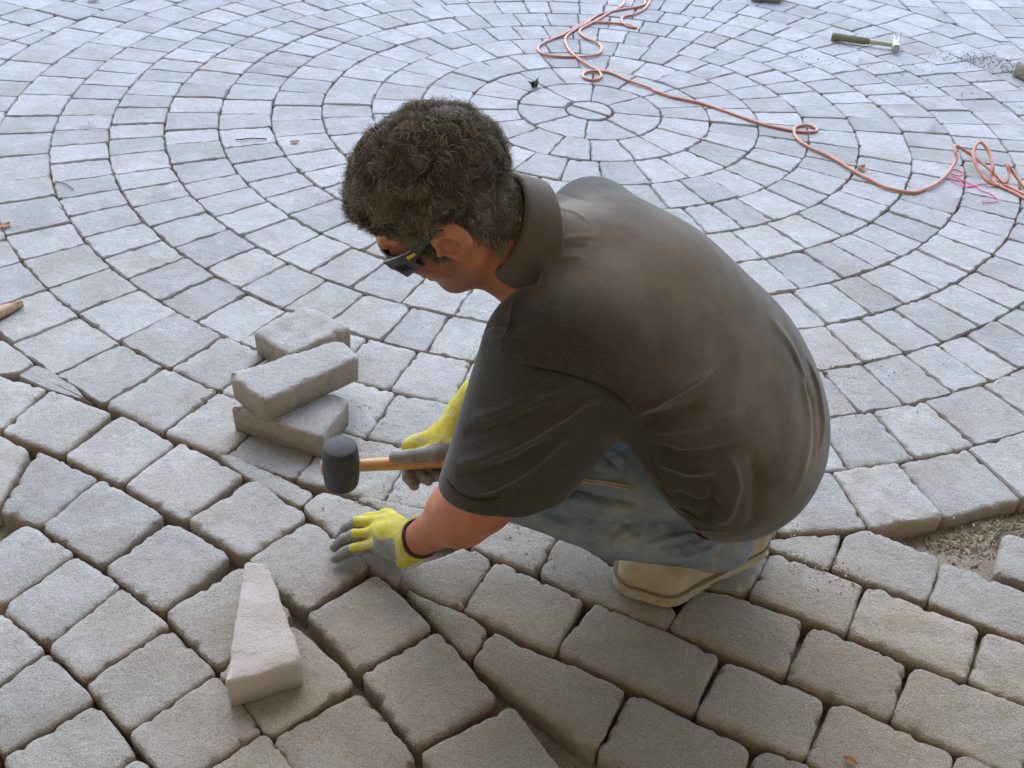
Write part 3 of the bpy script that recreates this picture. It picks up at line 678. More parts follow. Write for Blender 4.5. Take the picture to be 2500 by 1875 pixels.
JEANS_FOLDS=[([[-0.1573,-2.4645,0.3484],[-0.114,-2.4619,0.3454],[-0.0602,-2.4603,0.3396],[-0.016,-2.4599,0.3323]],0.004,0.004),
([[-0.2219,-2.4775,0.3236],[-0.1589,-2.4731,0.325],[-0.0981,-2.4701,0.3158],[-0.0429,-2.4677,0.301],[0.0124,-2.4645,0.2908]],0.0065,-0.025),
([[-0.2177,-2.4786,0.307],[-0.1573,-2.4731,0.3017],[-0.0951,-2.4659,0.2829],[-0.0383,-2.4561,0.2627],[0.0324,-2.4495,0.2503]],0.0072,0.01),
([[-0.1045,-2.4702,0.2346],[-0.0789,-2.461,0.2563],[-0.0398,-2.462,0.2747]],0.0043,-0.0075),
([[-0.0478,-2.4684,0.2186],[-0.0149,-2.4565,0.2386],[0.0081,-2.4608,0.2731]],0.0043,0.01),
([[-0.0337,-2.4688,0.2155],[0.0074,-2.4526,0.2272],[0.0389,-2.4508,0.2521]],0.0043,-0.0112),
([[0.0099,-2.4586,0.2042],[0.0685,-2.431,0.2015],[0.1283,-2.41,0.196]],0.0043,0.01),
([[0.0343,-2.4495,0.1824],[0.0851,-2.4319,0.1841],[0.1444,-2.4088,0.1862]],0.0043,-0.01),
([[0.0451,-2.4437,0.1574],[0.1027,-2.4307,0.1624],[0.1691,-2.4054,0.17]],0.0043,0.01),
([[0.1144,-2.4267,0.1359],[0.1785,-2.4068,0.157]],0.005,-0.006),
([[0.0368,-2.4481,0.1912],[0.0382,-2.4468,0.165]],0.004,0.005),
([[-0.103,-2.4089,0.3799],[-0.0691,-2.4278,0.3724],[-0.0347,-2.4462,0.3559]],0.005,-0.0075),
([[-0.0894,-2.4025,0.3802],[-0.0557,-2.4195,0.3752],[-0.0285,-2.4354,0.3646]],0.0043,0.0063),
([[-0.1291,-2.4406,0.3695],[-0.1019,-2.4484,0.361],[-0.0613,-2.4511,0.3535]],0.0043,-0.005),
([[-0.176,-2.4757,0.2805],[-0.1346,-2.4701,0.2677],[-0.0919,-2.4674,0.2473]],0.0043,-0.0075)]
# ------------------------------------------------------------------ small mesh builders
def tube(pts, rad, sides=8, closed=False, cap=True):
    P = np.array(pts, float); n = len(P); rad = np.broadcast_to(rad, (n,))
    T = np.gradient(P, axis=0); T /= np.linalg.norm(T, axis=1, keepdims=True) + 1e-9
    u = np.cross(T[0], (0, 0, 1.0)); u = u if np.linalg.norm(u) > 1e-3 else np.cross(T[0], (0, 1.0, 0)); u /= np.linalg.norm(u)
    V = []
    for i in range(n):
        u = u - T[i] * (u @ T[i]); u /= np.linalg.norm(u) + 1e-9; w = np.cross(T[i], u)
        for k in range(sides):
            a = 2 * math.pi * k / sides; V.append(P[i] + rad[i] * (math.cos(a) * u + math.sin(a) * w))
    F = [(i * sides + k, i * sides + (k + 1) % sides, (i + 1) * sides + (k + 1) % sides, (i + 1) * sides + k) for i in range(n - 1) for k in range(sides)]
    if cap: F += [tuple(range(sides - 1, -1, -1)), tuple(range((n - 1) * sides, n * sides))]
    return np.array(V), F
def spline(pts, per=6):
    P = np.array(pts, float); P = np.concatenate([[2 * P[0] - P[1]], P, [2 * P[-1] - P[-2]]]); o = []
    for i in range(1, len(P) - 2):
        a, b, c, d = P[i - 1:i + 3]
        for k in range(per):
            t = k / per; o.append(0.5 * (2 * b + (c - a) * t + (2 * a - 5 * b + 4 * c - d) * t * t + (3 * b - a - 3 * c + d) * t ** 3))
    o.append(P[-2]); return np.array(o)
def lathe(profile, axis_a, axis_b, sides=28):
    a, b = np.array(axis_a, float), np.array(axis_b, float); ax = b - a; L = np.linalg.norm(ax); ax /= L
    u = np.cross(ax, (0.3, 1, 0.2)); u /= np.linalg.norm(u); w = np.cross(ax, u); V = []; n = len(profile)
    for t, r in profile:
        for k in range(sides):
            an = 2 * math.pi * k / sides; V.append(a + ax * t * L + r * (math.cos(an) * u + math.sin(an) * w))
    F = [(i * sides + k, i * sides + (k + 1) % sides, (i + 1) * sides + (k + 1) % sides, (i + 1) * sides + k) for i in range(n - 1) for k in range(sides)]
    F += [tuple(range(sides - 1, -1, -1)), tuple(range((n - 1) * sides, n * sides))]
    return np.array(V), F
def strip(A, B, thick, nrm):
    """thick ribbon between polylines A and B; nrm = per-point outward direction"""
    A, B, nrm = np.array(A), np.array(B), np.array(nrm); n = len(A); o = nrm * thick
    V = np.concatenate([A + o, B + o, A, B]); F = []
    for i in range(n - 1):
        F += [(i, i + 1, n + i + 1, n + i), (2 * n + i + 1, 2 * n + i, 3 * n + i, 3 * n + i + 1), (i + 1, i, 2 * n + i, 2 * n + i + 1), (n + i, n + i + 1, 3 * n + i + 1, 3 * n + i)]
    F += [(0, n, 3 * n, 2 * n), (n - 1, 2 * n + n - 1, 3 * n + n - 1, n + n - 1)]
    return V, F
def line_dist(P, pts):
    d = np.full(len(P), 9.0)
    for a, b in zip(pts[:-1], pts[1:]):
        a, b = np.array(a), np.array(b); ab = b - a; t = np.clip((P - a) @ ab / (ab @ ab), 0, 1)
        d = np.minimum(d, np.linalg.norm(P - a - t[:, None] * ab, axis=1))
    return d
def fold_field(V, folds):
    """creases that fade out towards both ends"""
    s = np.zeros(len(V))
    for pts, w, a in folds:
        Q = np.array(pts); seg = np.linalg.norm(np.diff(Q, axis=0), axis=1); tot = seg.sum(); run = 0.0
        d = np.full(len(V), 9.0); u = np.zeros(len(V))
        for i, L in enumerate(seg):
            ab = Q[i + 1] - Q[i]; t = np.clip((V - Q[i]) @ ab / (ab @ ab), 0, 1); e = np.linalg.norm(V - Q[i] - t[:, None] * ab, axis=1)
            m = e < d; d = np.where(m, e, d); u = np.where(m, (run + t * L) / tot, u); run += L
        s += a * np.exp(-(d / w) ** 2) * np.clip(np.sin(math.pi * u) * 1.6, 0, 1)
    return s

# ------------------------------------------------------------------ materials of the man and his tools
def make_skin():
    t = NT('sunburnt skin'); p = t.pos()
    c = t.mix(t.ramp(t.noise(p, 30, 4), 0.35, 0.7), rgb(0.37, 0.135, 0.068), rgb(0.46, 0.190, 0.105))
    c = t.mix(t.ramp(t.noise(p, 9, 3), 0.45, 0.75, 0, 0.7), c, rgb(0.38, 0.10, 0.05))
    c = t.mix(t.ramp(t.noise(p, 260, 3), 0.58, 0.75, 0, 0.35), c, rgb(0.20, 0.075, 0.04))
    c = t.mix(t.math('MULTIPLY', t.attr('beard'), t.ramp(t.noise(p, 420, 2, 0.7), 0.38, 0.6, 0.15, 0.8)), c, rgb(0.10, 0.06, 0.045))
    m = t.out(c, t.ramp(t.noise(p, 40, 2), 0.3, 0.7, 0.42, 0.6), t.bump(t.noise(p, 330, 3, 0.6), 0.4, 0.0016, t.bump(t.noise(p, 45, 3, 0.5), 0.25, 0.004)), Specular_IOR_Level=0.35)
    t.b.inputs['Subsurface Weight'].default_value = 0.12; t.b.inputs['Subsurface Radius'].default_value = (0.012, 0.004, 0.002); t.b.inputs['Subsurface Scale'].default_value = 0.4
    return m
def weave(t, p, scale, prev=None, strength=0.3):
    a = t.noise(p, scale, 2, 0.6); return t.bump(a, strength, 0.0012, prev)
def make_shirt():
    t = NT('dusty dark polo cloth'); p = t.pos()
    c = t.mix(t.ramp(t.noise(p, 5, 4), 0.35, 0.7), rgb(0.026, 0.022, 0.019), rgb(0.040, 0.034, 0.029))
    dust_sheen = t.math('MULTIPLY', t.ramp(t.noise(p, 9, 5, 0.6), 0.05, 0.58), t.attr('dust_sheen'))
    c = t.mix(t.math('MULTIPLY', dust_sheen, 0.75), c, rgb(0.23, 0.185, 0.138))
    c = t.mix(t.ramp(t.noise(p, 480, 2, 0.7), 0.46, 0.68, 0, 0.30), c, rgb(0.15, 0.13, 0.11))
    m = t.out(c, 0.88, weave(t, p, 600, t.bump(t.noise(p, 20, 4, 0.5, 0.2), 0.30, 0.008), 0.5), Specular_IOR_Level=0.25)
    t.b.inputs['Sheen Weight'].default_value = 0.25; t.b.inputs['Sheen Roughness'].default_value = 0.45; t.b.inputs['Sheen Tint'].default_value = rgb(0.85, 0.82, 0.8)
    return m
def make_denim():
    t = NT('dirty faded denim'); p = t.pos()
    c = t.mix(t.ramp(t.noise(p, 18, 6, 0.6), 0.34, 0.66), rgb(0.105, 0.138, 0.195), rgb(0.225, 0.262, 0.310))
    c = t.mix(t.ramp(t.noise(p, 14, 6, 0.65), 0.46, 0.68, 0, 0.55), c, rgb(0.34, 0.315, 0.265))
    c = t.mix(t.ramp(t.noise(p, 45, 3, 0.7), 0.62, 0.72, 0, 0.6), c, rgb(0.30, 0.26, 0.20))
    c = t.mix(t.ramp(t.noise(p, 1000, 2), 0.5, 0.75, 0, 0.5), c, rgb(0.22, 0.23, 0.25))
    return t.out(c, 0.92, weave(t, p, 500, t.bump(t.noise(p, 40, 5, 0.6), 0.8, 0.008), 0.6), Specular_IOR_Level=0.2)
def make_leather():
    t = NT('dusty tan nubuck'); p = t.pos()
    c = t.mix(t.ramp(t.noise(p, 22, 5), 0.35, 0.7), rgb(0.34, 0.265, 0.165), rgb(0.45, 0.365, 0.255))
    c = t.mix(t.ramp(t.noise(p, 60, 4), 0.55, 0.72, 0, 0.6), c, rgb(0.42, 0.35, 0.26))
    return t.out(c, 0.9, t.bump(t.noise(p, 220, 4), 0.3, 0.002), Specular_IOR_Level=0.2)
def make_sole():
    t = NT('dusty crepe sole'); p = t.pos()
    c = t.mix(t.ramp(t.noise(p, 40, 4), 0.35, 0.7), rgb(0.30, 0.24, 0.16), rgb(0.42, 0.35, 0.25))
    return t.out(c, 0.9, t.bump(t.noise(p, 150, 3), 0.4, 0.003))
def make_glove():
    t = NT('latex dipped knit glove'); p = t.pos(); g = t.attr('grey')
    knit = t.noise(p, 520, 2)
    y = t.mix(t.ramp(t.noise(p, 40, 4), 0.35, 0.7), rgb(0.50, 0.42, 0.04), rgb(0.60, 0.54, 0.13))
    y = t.mix(t.ramp(knit, 0.5, 0.75, 0, 0.5), y, rgb(0.40, 0.33, 0.02))
    y = t.mix(t.ramp(t.noise(p, 30, 5), 0.48, 0.70, 0, 0.55), y, rgb(0.46, 0.43, 0.30))
    gr = t.mix(t.ramp(t.noise(p, 50, 5), 0.35, 0.7), rgb(0.19, 0.18, 0.165), rgb(0.30, 0.29, 0.27))
    edge = t.math('ADD', g, t.math('MULTIPLY', t.math('SUBTRACT', t.noise(p, 90, 3), 0.5), 0.25))
    c = t.mix(t.ramp(edge, 0.44, 0.56), y, gr)
    return t.out(c, t.ramp(edge, 0.44, 0.56, 0.95, 0.62), t.bump(t.noise(p, 330, 3), 0.8, 0.003), Specular_IOR_Level=0.2)
def make_hair():
    t = NT('greying dark hair'); s = t.attr('shade')
    c = t.mix(s, rgb(0.045, 0.035, 0.026), rgb(0.46, 0.39, 0.31))
    return t.out(c, 0.62, Specular_IOR_Level=0.22)
M_SKIN, M_SHIRT, M_JEAN, M_LEATHER, M_SOLE, M_GLOVE, M_HAIR = make_skin(), make_shirt(), make_denim(), make_leather(), make_sole(), make_glove(), make_hair()
def simple(name, c, rough=0.6, bumps=0, var=0.25, scale=60, **kw):
    t = NT(name); p = t.pos()
    col = t.mix(t.ramp(t.noise(p, scale, 4), 0.3, 0.7), rgb(*(x * (1 - var) for x in c)), rgb(*(min(1, x * (1 + var)) for x in c)))
    return t.out(col, rough, t.bump(t.noise(p, 250, 3), bumps, 0.002) if bumps else None, **kw)
M_TRIM = simple('dark brown knit trim', (0.05, 0.03, 0.018), 0.9, 0.4)
M_FRAME = simple('matt charcoal plastic', (0.035, 0.037, 0.040), 0.42, 0.0)
M_LENS = simple('smoked lens', (0.012, 0.012, 0.014), 0.3, Specular_IOR_Level=0.2)
M_YELLOW = simple('yellow print', (0.62, 0.47, 0.03), 0.5)
M_SEAM = simple('dark seam thread', (0.014, 0.012, 0.010), 0.9)
M_WELT = simple('dark welt', (0.22, 0.175, 0.12), 0.9)
M_THREAD = simple('golden stitching', (0.42, 0.29, 0.09), 0.8)

# ------------------------------------------------------------------ the man
person = empty('person', (0.1, -2.3, 0.0))
tag(person, 'crouching man in dark polo shirt, jeans, tan boots and yellow gloves', 'person')
V, F = polymesh(body_sdf, (-0.56, -2.66, 0.02), (0.30, -1.98, 1.0), 0.0026, 2)
Q = (V - HC) / HS; hf, hl, hu = Q @ HF, Q @ HL, Q @ HU
beard = np.clip((0.015 - hu) / 0.03, 0, 1) * np.clip((hf - 0.002) / 0.02, 0, 1) * (hf < 0.12) * (hu > -0.14) * (np.abs(hl) < 0.085)
body = child(mesh_obj('body', V, F, M_SKIN, attrs={'beard': beard}), person)
BODY_V, BODY_F = V, F
# shirt, with its seams and creases raised in the cloth
V, F = polymesh(shirt_sdf, (-0.45, -2.75, 0.05), (0.50, -1.95, 0.95), 0.0038, 3)
N = sdf_normals(shirt_sdf, V)
disp = fold_field(V, FOLDS) + 0.0022 * wobble(V, 16, 3) + 0.0010 * wobble(V, 45, 5)
V = V + N * disp[:, None]
yoke = line_dist(V, [(-0.12, -2.36, 0.75), (-0.04, -2.40, 0.73), (0.05, -2.43, 0.66), (0.16, -2.43, 0.54), (0.23, -2.44, 0.43)])
dust_sheen = np.clip(1.25 - yoke / 0.145, 0.02, 1)          # dusty pallor and sky sheen painted along the bent back
shirt = child(mesh_obj('shirt', V, F, M_SHIRT, attrs={'dust_sheen': dust_sheen}), person)
for k in (0, 25, 28, 18):                                   # armhole, shoulder, cuff and hem stitching
    q = np.array(FOLDS[k][0]); q = spline(q, 5); nq = sdf_normals(shirt_sdf, q)
    v, f = tube(q + nq * (0.0006 if k else -0.0008), 0.0011, 5); mesh_obj('stitched_seam', v, f, M_SEAM).parent = shirt
V, F = polymesh(collar_sdf, (-0.40, -2.56, 0.55), (-0.02, -2.14, 0.90), 0.003, 2)
V = V + sdf_normals(collar_sdf, V) * (0.0012 * wobble(V, 40, 8))[:, None]
mesh_obj('collar', V, F, M_SHIRT, attrs={'dust_sheen': np.full(len(V), 0.5)}).parent = shirt
# jeans
V, F = polymesh(jeans_sdf, (-0.40, -2.62, 0.0), (0.46, -1.98, 0.50), 0.0038, 3)
N = sdf_normals(jeans_sdf, V)
V = V + N * (fold_field(V, JEANS_FOLDS) + 0.0045 * wobble(V, 26, 13) + 0.0022 * wobble(V, 60, 14))[:, None]
jeans = child(mesh_obj('jeans', V, F, M_JEAN), person)
for off in (0.0, 0.006):
    v, f = tube(spline([np.array(q) + (0, -0.0035, off) for q in JEANS_FOLDS[0][0]], 5), 0.0011, 5); mesh_obj('stitched_seam', v, f, M_THREAD).parent = jeans

# ------------------------------------------------------------------ boots
def make_boot(heel, ball_, toe, hz, name):
    heel, ball_, toe = np.array(heel), np.array(ball_), np.array(toe)
    ax = heel[:2] - ball_[:2]; LB = np.linalg.norm(ax); ax /= LB
    def lift(P):         # the heel is raised off the ground behind the ball of the foot
        t = np.clip(((P[:, :2] - ball_[:2]) @ ax) / LB, -0.4, 1.2); return hz * np.clip(t, 0, 2) ** 1.4
    def fp(P, grow):     # footprint distance
        Q = np.concatenate([P[:, :2], np.zeros((len(P), 1), np.float32)], 1).astype(np.float32)
        a = cone(Q, (*heel[:2], 0), (*ball_[:2], 0), 0.036 + grow, 0.050 + grow); b = cone(Q, (*ball_[:2], 0), (*toe[:2], 0), 0.050 + grow, 0.043 + grow)
        return smin(a, b, 0.01)
    def sole_f(P):
        z = P[:, 2] - lift(P); s = 0.0007 * np.sin(P[:, 0] * 330) * (z < 0.012)
        t = ((P[:, :2] - ball_[:2]) @ ax) / LB
        instep = 0.012 * np.exp(-((t - 0.45) / 0.18) ** 2)
        return smax(smax(fp(P, 0.004) + s, z - 0.026, 0.006), instep - z, 0.004)
    def welt_f(P):
        z = P[:, 2] - lift(P); return np.sqrt(np.maximum(fp(P, 0.0055), -0.004) ** 2 * (fp(P, 0.0055) > -0.02) + (z - 0.027) ** 2) - 0.0042 + (fp(P, 0.0055) < -0.012) * 1.0
    def upper_f(P):
        z = P[:, 2] - lift(P); Q = P.copy(); Q[:, 2] = z
        d = chain(Q, [(*heel[:2], 0.050), (*(0.5 * heel[:2] + 0.5 * ball_[:2]), 0.058), (*ball_[:2], 0.040), (*toe[:2], 0.032)], [0.044, 0.045, 0.047, 0.042], 0.02)
        d = smin(d, cone(Q, (*(heel[:2] - ax * 0.012), 0.05), (*(heel[:2] - ax * 0.03), 0.15), 0.042, 0.048), 0.03)
        d = smax(d, fp(P, 0.001), 0.01)
        return smax(d, 0.02 - z, 0.003)
    lo = np.minimum(np.minimum(heel[:2], ball_[:2]), toe[:2]) - 0.09; hi = np.maximum(np.maximum(heel[:2], ball_[:2]), toe[:2]) + 0.09
    V, F = polymesh(upper_f, (*lo, -0.01), (*hi, 0.26), 0.0035, 2)
    N = sdf_normals(upper_f, V)
    t = ((V[:, :2] - ball_[:2]) @ ax) / LB
    seam = -0.0018 * np.exp(-((t - 0.16 - 0.25 * (V[:, 2] - 0.05)) / 0.012) ** 2) - 0.0012 * np.exp(-((V[:, 2] - lift(V) - 0.062 - 0.01 * t) / 0.003) ** 2) * (t > 0.2)
    crease = -0.0025 * np.exp(-((t - 0.02) / 0.03) ** 2) * (V[:, 2] > 0.05) * np.sin(V[:, 1] * 260)
    boot = child(mesh_obj(name, V + N * (seam + crease * 0.6 + 0.0012 * wobble(V, 50, 21))[:, None], F, M_LEATHER), person)
    V, F = polymesh(sole_f, (*lo, -0.01), (*hi, 0.12), 0.0032, 1); mesh_obj('sole', V, F, M_SOLE).parent = boot
    ang = np.linspace(0, 2 * math.pi, 200); ctr = 0.5 * (heel[:2] + toe[:2]); rim = []
    for a_ in ang:                                                     # stitched welt where upper and sole meet
        d_ = np.array((math.cos(a_), math.sin(a_))); lo_, hi_ = 0.0, 0.25
        for _ in range(22):
            m_ = 0.5 * (lo_ + hi_); q_ = np.array([[*(ctr + d_ * m_), 0.0]], dtype=np.float32)
            if fp(q_, 0.0035)[0] < 0: lo_ = m_
            else: hi_ = m_
        rim.append((*(ctr + d_ * lo_), 0.0))
    rim = np.array(rim); rim[:, 2] = 0.0275 + lift(rim)
    v, f = tube(rim, 0.0019, 6); mesh_obj('welt', v, f, M_WELT).parent = boot
    return boot
make_boot((0.250, -2.278, 0), (0.086, -2.357, 0), (0.038, -2.352, 0), 0.030, 'boot')
make_boot((0.255, -2.180, 0), (0.085, -2.150, 0), (0.030, -2.135, 0), 0.030, 'boot')

# ------------------------------------------------------------------ gloves
def make_glove_mesh(parts, palm_f, lo, hi, grey_f, k=0.006):
    def f(P):
        d = palm_f(P)
        for pts, rads, kk in parts: d = smin(d, chain(P, pts, rads, 0.004), kk)
        return d
    V, F = polymesh(f, lo, hi, 0.0022, 2)
    N = sdf_normals(f, V)
    V = V + N * (0.0008 * wobble(V, 140, 31) + 0.0006 * wobble(V, 300, 32))[:, None]
    return child(mesh_obj('glove', V, F, M_GLOVE, attrs={'grey': grey_f(V, N)}), person)
# left hand: flat on the wedge, fingers forward, little finger towards the viewer
kn = [(-0.446, -2.278, 0.056), (-0.455, -2.297, 0.062), (-0.458, -2.321, 0.058), (-0.455, -2.343, 0.048)]
md = [(-0.486, -2.274, 0.046), (-0.503, -2.293, 0.052), (-0.504, -2.322, 0.046), (-0.495, -2.350, 0.038)]
tp = [(-0.520, -2.282, 0.018), (-0.538, -2.298, 0.018), (-0.541, -2.328, 0.018), (-0.534, -2.356, 0.017)]
dp = [tuple(0.5 * np.array(a) + 0.5 * np.array(b) + (0, 0, 0.006)) for a, b in zip(md, tp)]
fingersL = [([k_, m_, d_, t_], [0.0125, 0.0118, 0.0108, 0.0095], 0.007) for k_, m_, d_, t_ in zip(kn, md, dp, tp)]
fingersL.append(([(-0.405, -2.320, 0.050), (-0.430, -2.285, 0.032), (-0.455, -2.268, 0.022), (-0.478, -2.262, 0.016)], [0.016, 0.0135, 0.012, 0.0105], 0.010))
def palmL(P):
    w = np.array(wrL)
    d = chain(P, [tuple(w + (0.012, -0.006, 0.028)), tuple(w), (-0.430, -2.340, 0.062), (-0.452, -2.318, 0.056)], [0.033, 0.034, 0.030, 0.022], 0.012)
    d = smin(d, cone(P, (-0.410, -2.325, 0.065), (-0.447, -2.278, 0.056), 0.026, 0.019), 0.012)
    d = smin(d, cone(P, (-0.405, -2.372, 0.052), (-0.450, -2.345, 0.042), 0.023, 0.017), 0.012)
    ax = np.array(wrL) - np.array(elL); ax /= np.linalg.norm(ax)
    return smax(d, plane(P, tuple(w - ax * 0.035), tuple(-ax)), 0.003)
def greyL(V, N):
    g = np.clip(0.5 - (N[:, 2] - 0.30) * 1.2 + np.clip((-2.335 - V[:, 1]) * 8, -0.1, 0.3), 0, 1)
    g = np.clip(g + np.clip((-0.500 - V[:, 0]) * 60, 0, 1), 0, 1)
    return g * np.clip((-0.408 - V[:, 0]) * 70, 0, 1)
gl = make_glove_mesh(fingersL, palmL, (-0.57, -2.44, -0.005), (-0.32, -2.20, 0.16), greyL)
def cuff_band(el, wr, back, r, parent, name='cuff_trim'):
    e, w = np.array(el), np.array(wr); ax = (w - e) / np.linalg.norm(w - e); c = w - ax * back
    u = np.cross(ax, (0, 0, 1.0)); u /= np.linalg.norm(u); v_ = np.cross(ax, u)
    pts = [c + r * (math.cos(a) * u + math.sin(a) * v_) + ax * 0.002 * math.sin(3 * a) for a in np.linspace(0, 2 * math.pi, 41)]
    v, f = tube(pts, 0.0036, 6); mesh_obj(name, v, f, M_TRIM).parent = parent
cuff_band(elL, wrL, 0.035, 0.0345, gl)
# right hand: wrapped round the handle, thumb along its top
HA, HB = np.array((-0.527, -2.291, 0.190)), np.array((-0.262, -2.249, 0.198)); HD = (HB - HA) / np.linalg.norm(HB - HA)
def hp(s, out, up): return tuple(HA + HD * s + np.array((0.15, -0.98, 0)) * out + np.array((0, 0, 1.0)) * up)
fingersR = []
for i, s in enumerate((0.125, 0.147, 0.169, 0.190)):
    fl = (0.0, 0.0, 0.002, 0.004)[i]
    fingersR.append(([hp(s, -0.030, 0.016), hp(s - 0.004, -0.022, -0.020), hp(s - 0.002, 0.006, -0.030 - fl), hp(s + 0.008 + 0.004 * i, 0.026 - 0.003 * i, -0.034 + 0.006 * i)], [0.013, 0.0122, 0.0112, 0.010], 0.006))
fingersR.append(([hp(0.205, 0.004, 0.034), hp(0.165, 0.012, 0.027), hp(0.125, 0.010, 0.023), hp(0.098, 0.006, 0.021)], [0.0165, 0.0145, 0.013, 0.0112], 0.008))
def palmR(P):
    w = np.array(wrR)
    d = chain(P, [tuple(w + (0.020, 0.012, 0.035)), tuple(w), hp(0.185, -0.022, 0.030), hp(0.140, -0.026, 0.020)], [0.033, 0.033, 0.027, 0.020], 0.012)
    d = smin(d, cone(P, tuple(w + (-0.01, -0.01, -0.012)), hp(0.185, 0.000, 0.030), 0.026, 0.020), 0.012)
    ax = np.array(wrR) - np.array(elR); ax /= np.linalg.norm(ax)
    return smax(d, plane(P, tuple(w - ax * 0.045), tuple(-ax)), 0.003)
def greyR(V, N):
    rel = V - HA; s = rel @ HD; out = rel @ np.array((0.15, -0.98, 0)); up = rel[:, 2]
    g = np.clip(0.5 + (out + 0.004) * 22 - (up - 0.02) * 6, 0, 1); g = np.where(up < -0.012, 1.0, g)
    return np.where(s > 0.225, 0.0, g)
gr = make_glove_mesh(fingersR, palmR, (-0.48, -2.36, 0.10), (-0.22, -2.08, 0.37), greyR)
cuff_band(elR, wrR, 0.045, 0.034, gr)

# ------------------------------------------------------------------ hair
def hair_mask(f, l, u):
    a = np.abs(l)
    lim = np.where(f < -0.035, -0.068, np.where(f < 0.012, 0.012 + (f + 0.035) * 0.25, np.where(f < 0.036, -0.022, 0.038 + (f - 0.036) * 0.80)))
    lim = np.where((f >= 0.012) & (f < 0.036) & (a < 0.05), 0.05, lim)
    return (u > lim) & (f < 0.105)
q0 = BODY_V[BODY_F].mean(1); Q = (q0 - HC) / HS; hf, hl, hu = Q @ HF, Q @ HL, Q @ HU
m = hair_mask(hf, hl, hu) & ~((np.abs(hl) > 0.066) & (np.abs(hf + 0.012) < 0.030) & (hu < 0.040)) & (hu < 0.2) & (np.abs(hl) < 0.0835) & (hf > -0.125)
roots = q0[m]; RN = sdf_normals(head_sdf, roots); rh = np.random.RandomState(7)
rf, rl, ru = hf[m], hl[m], hu[m]
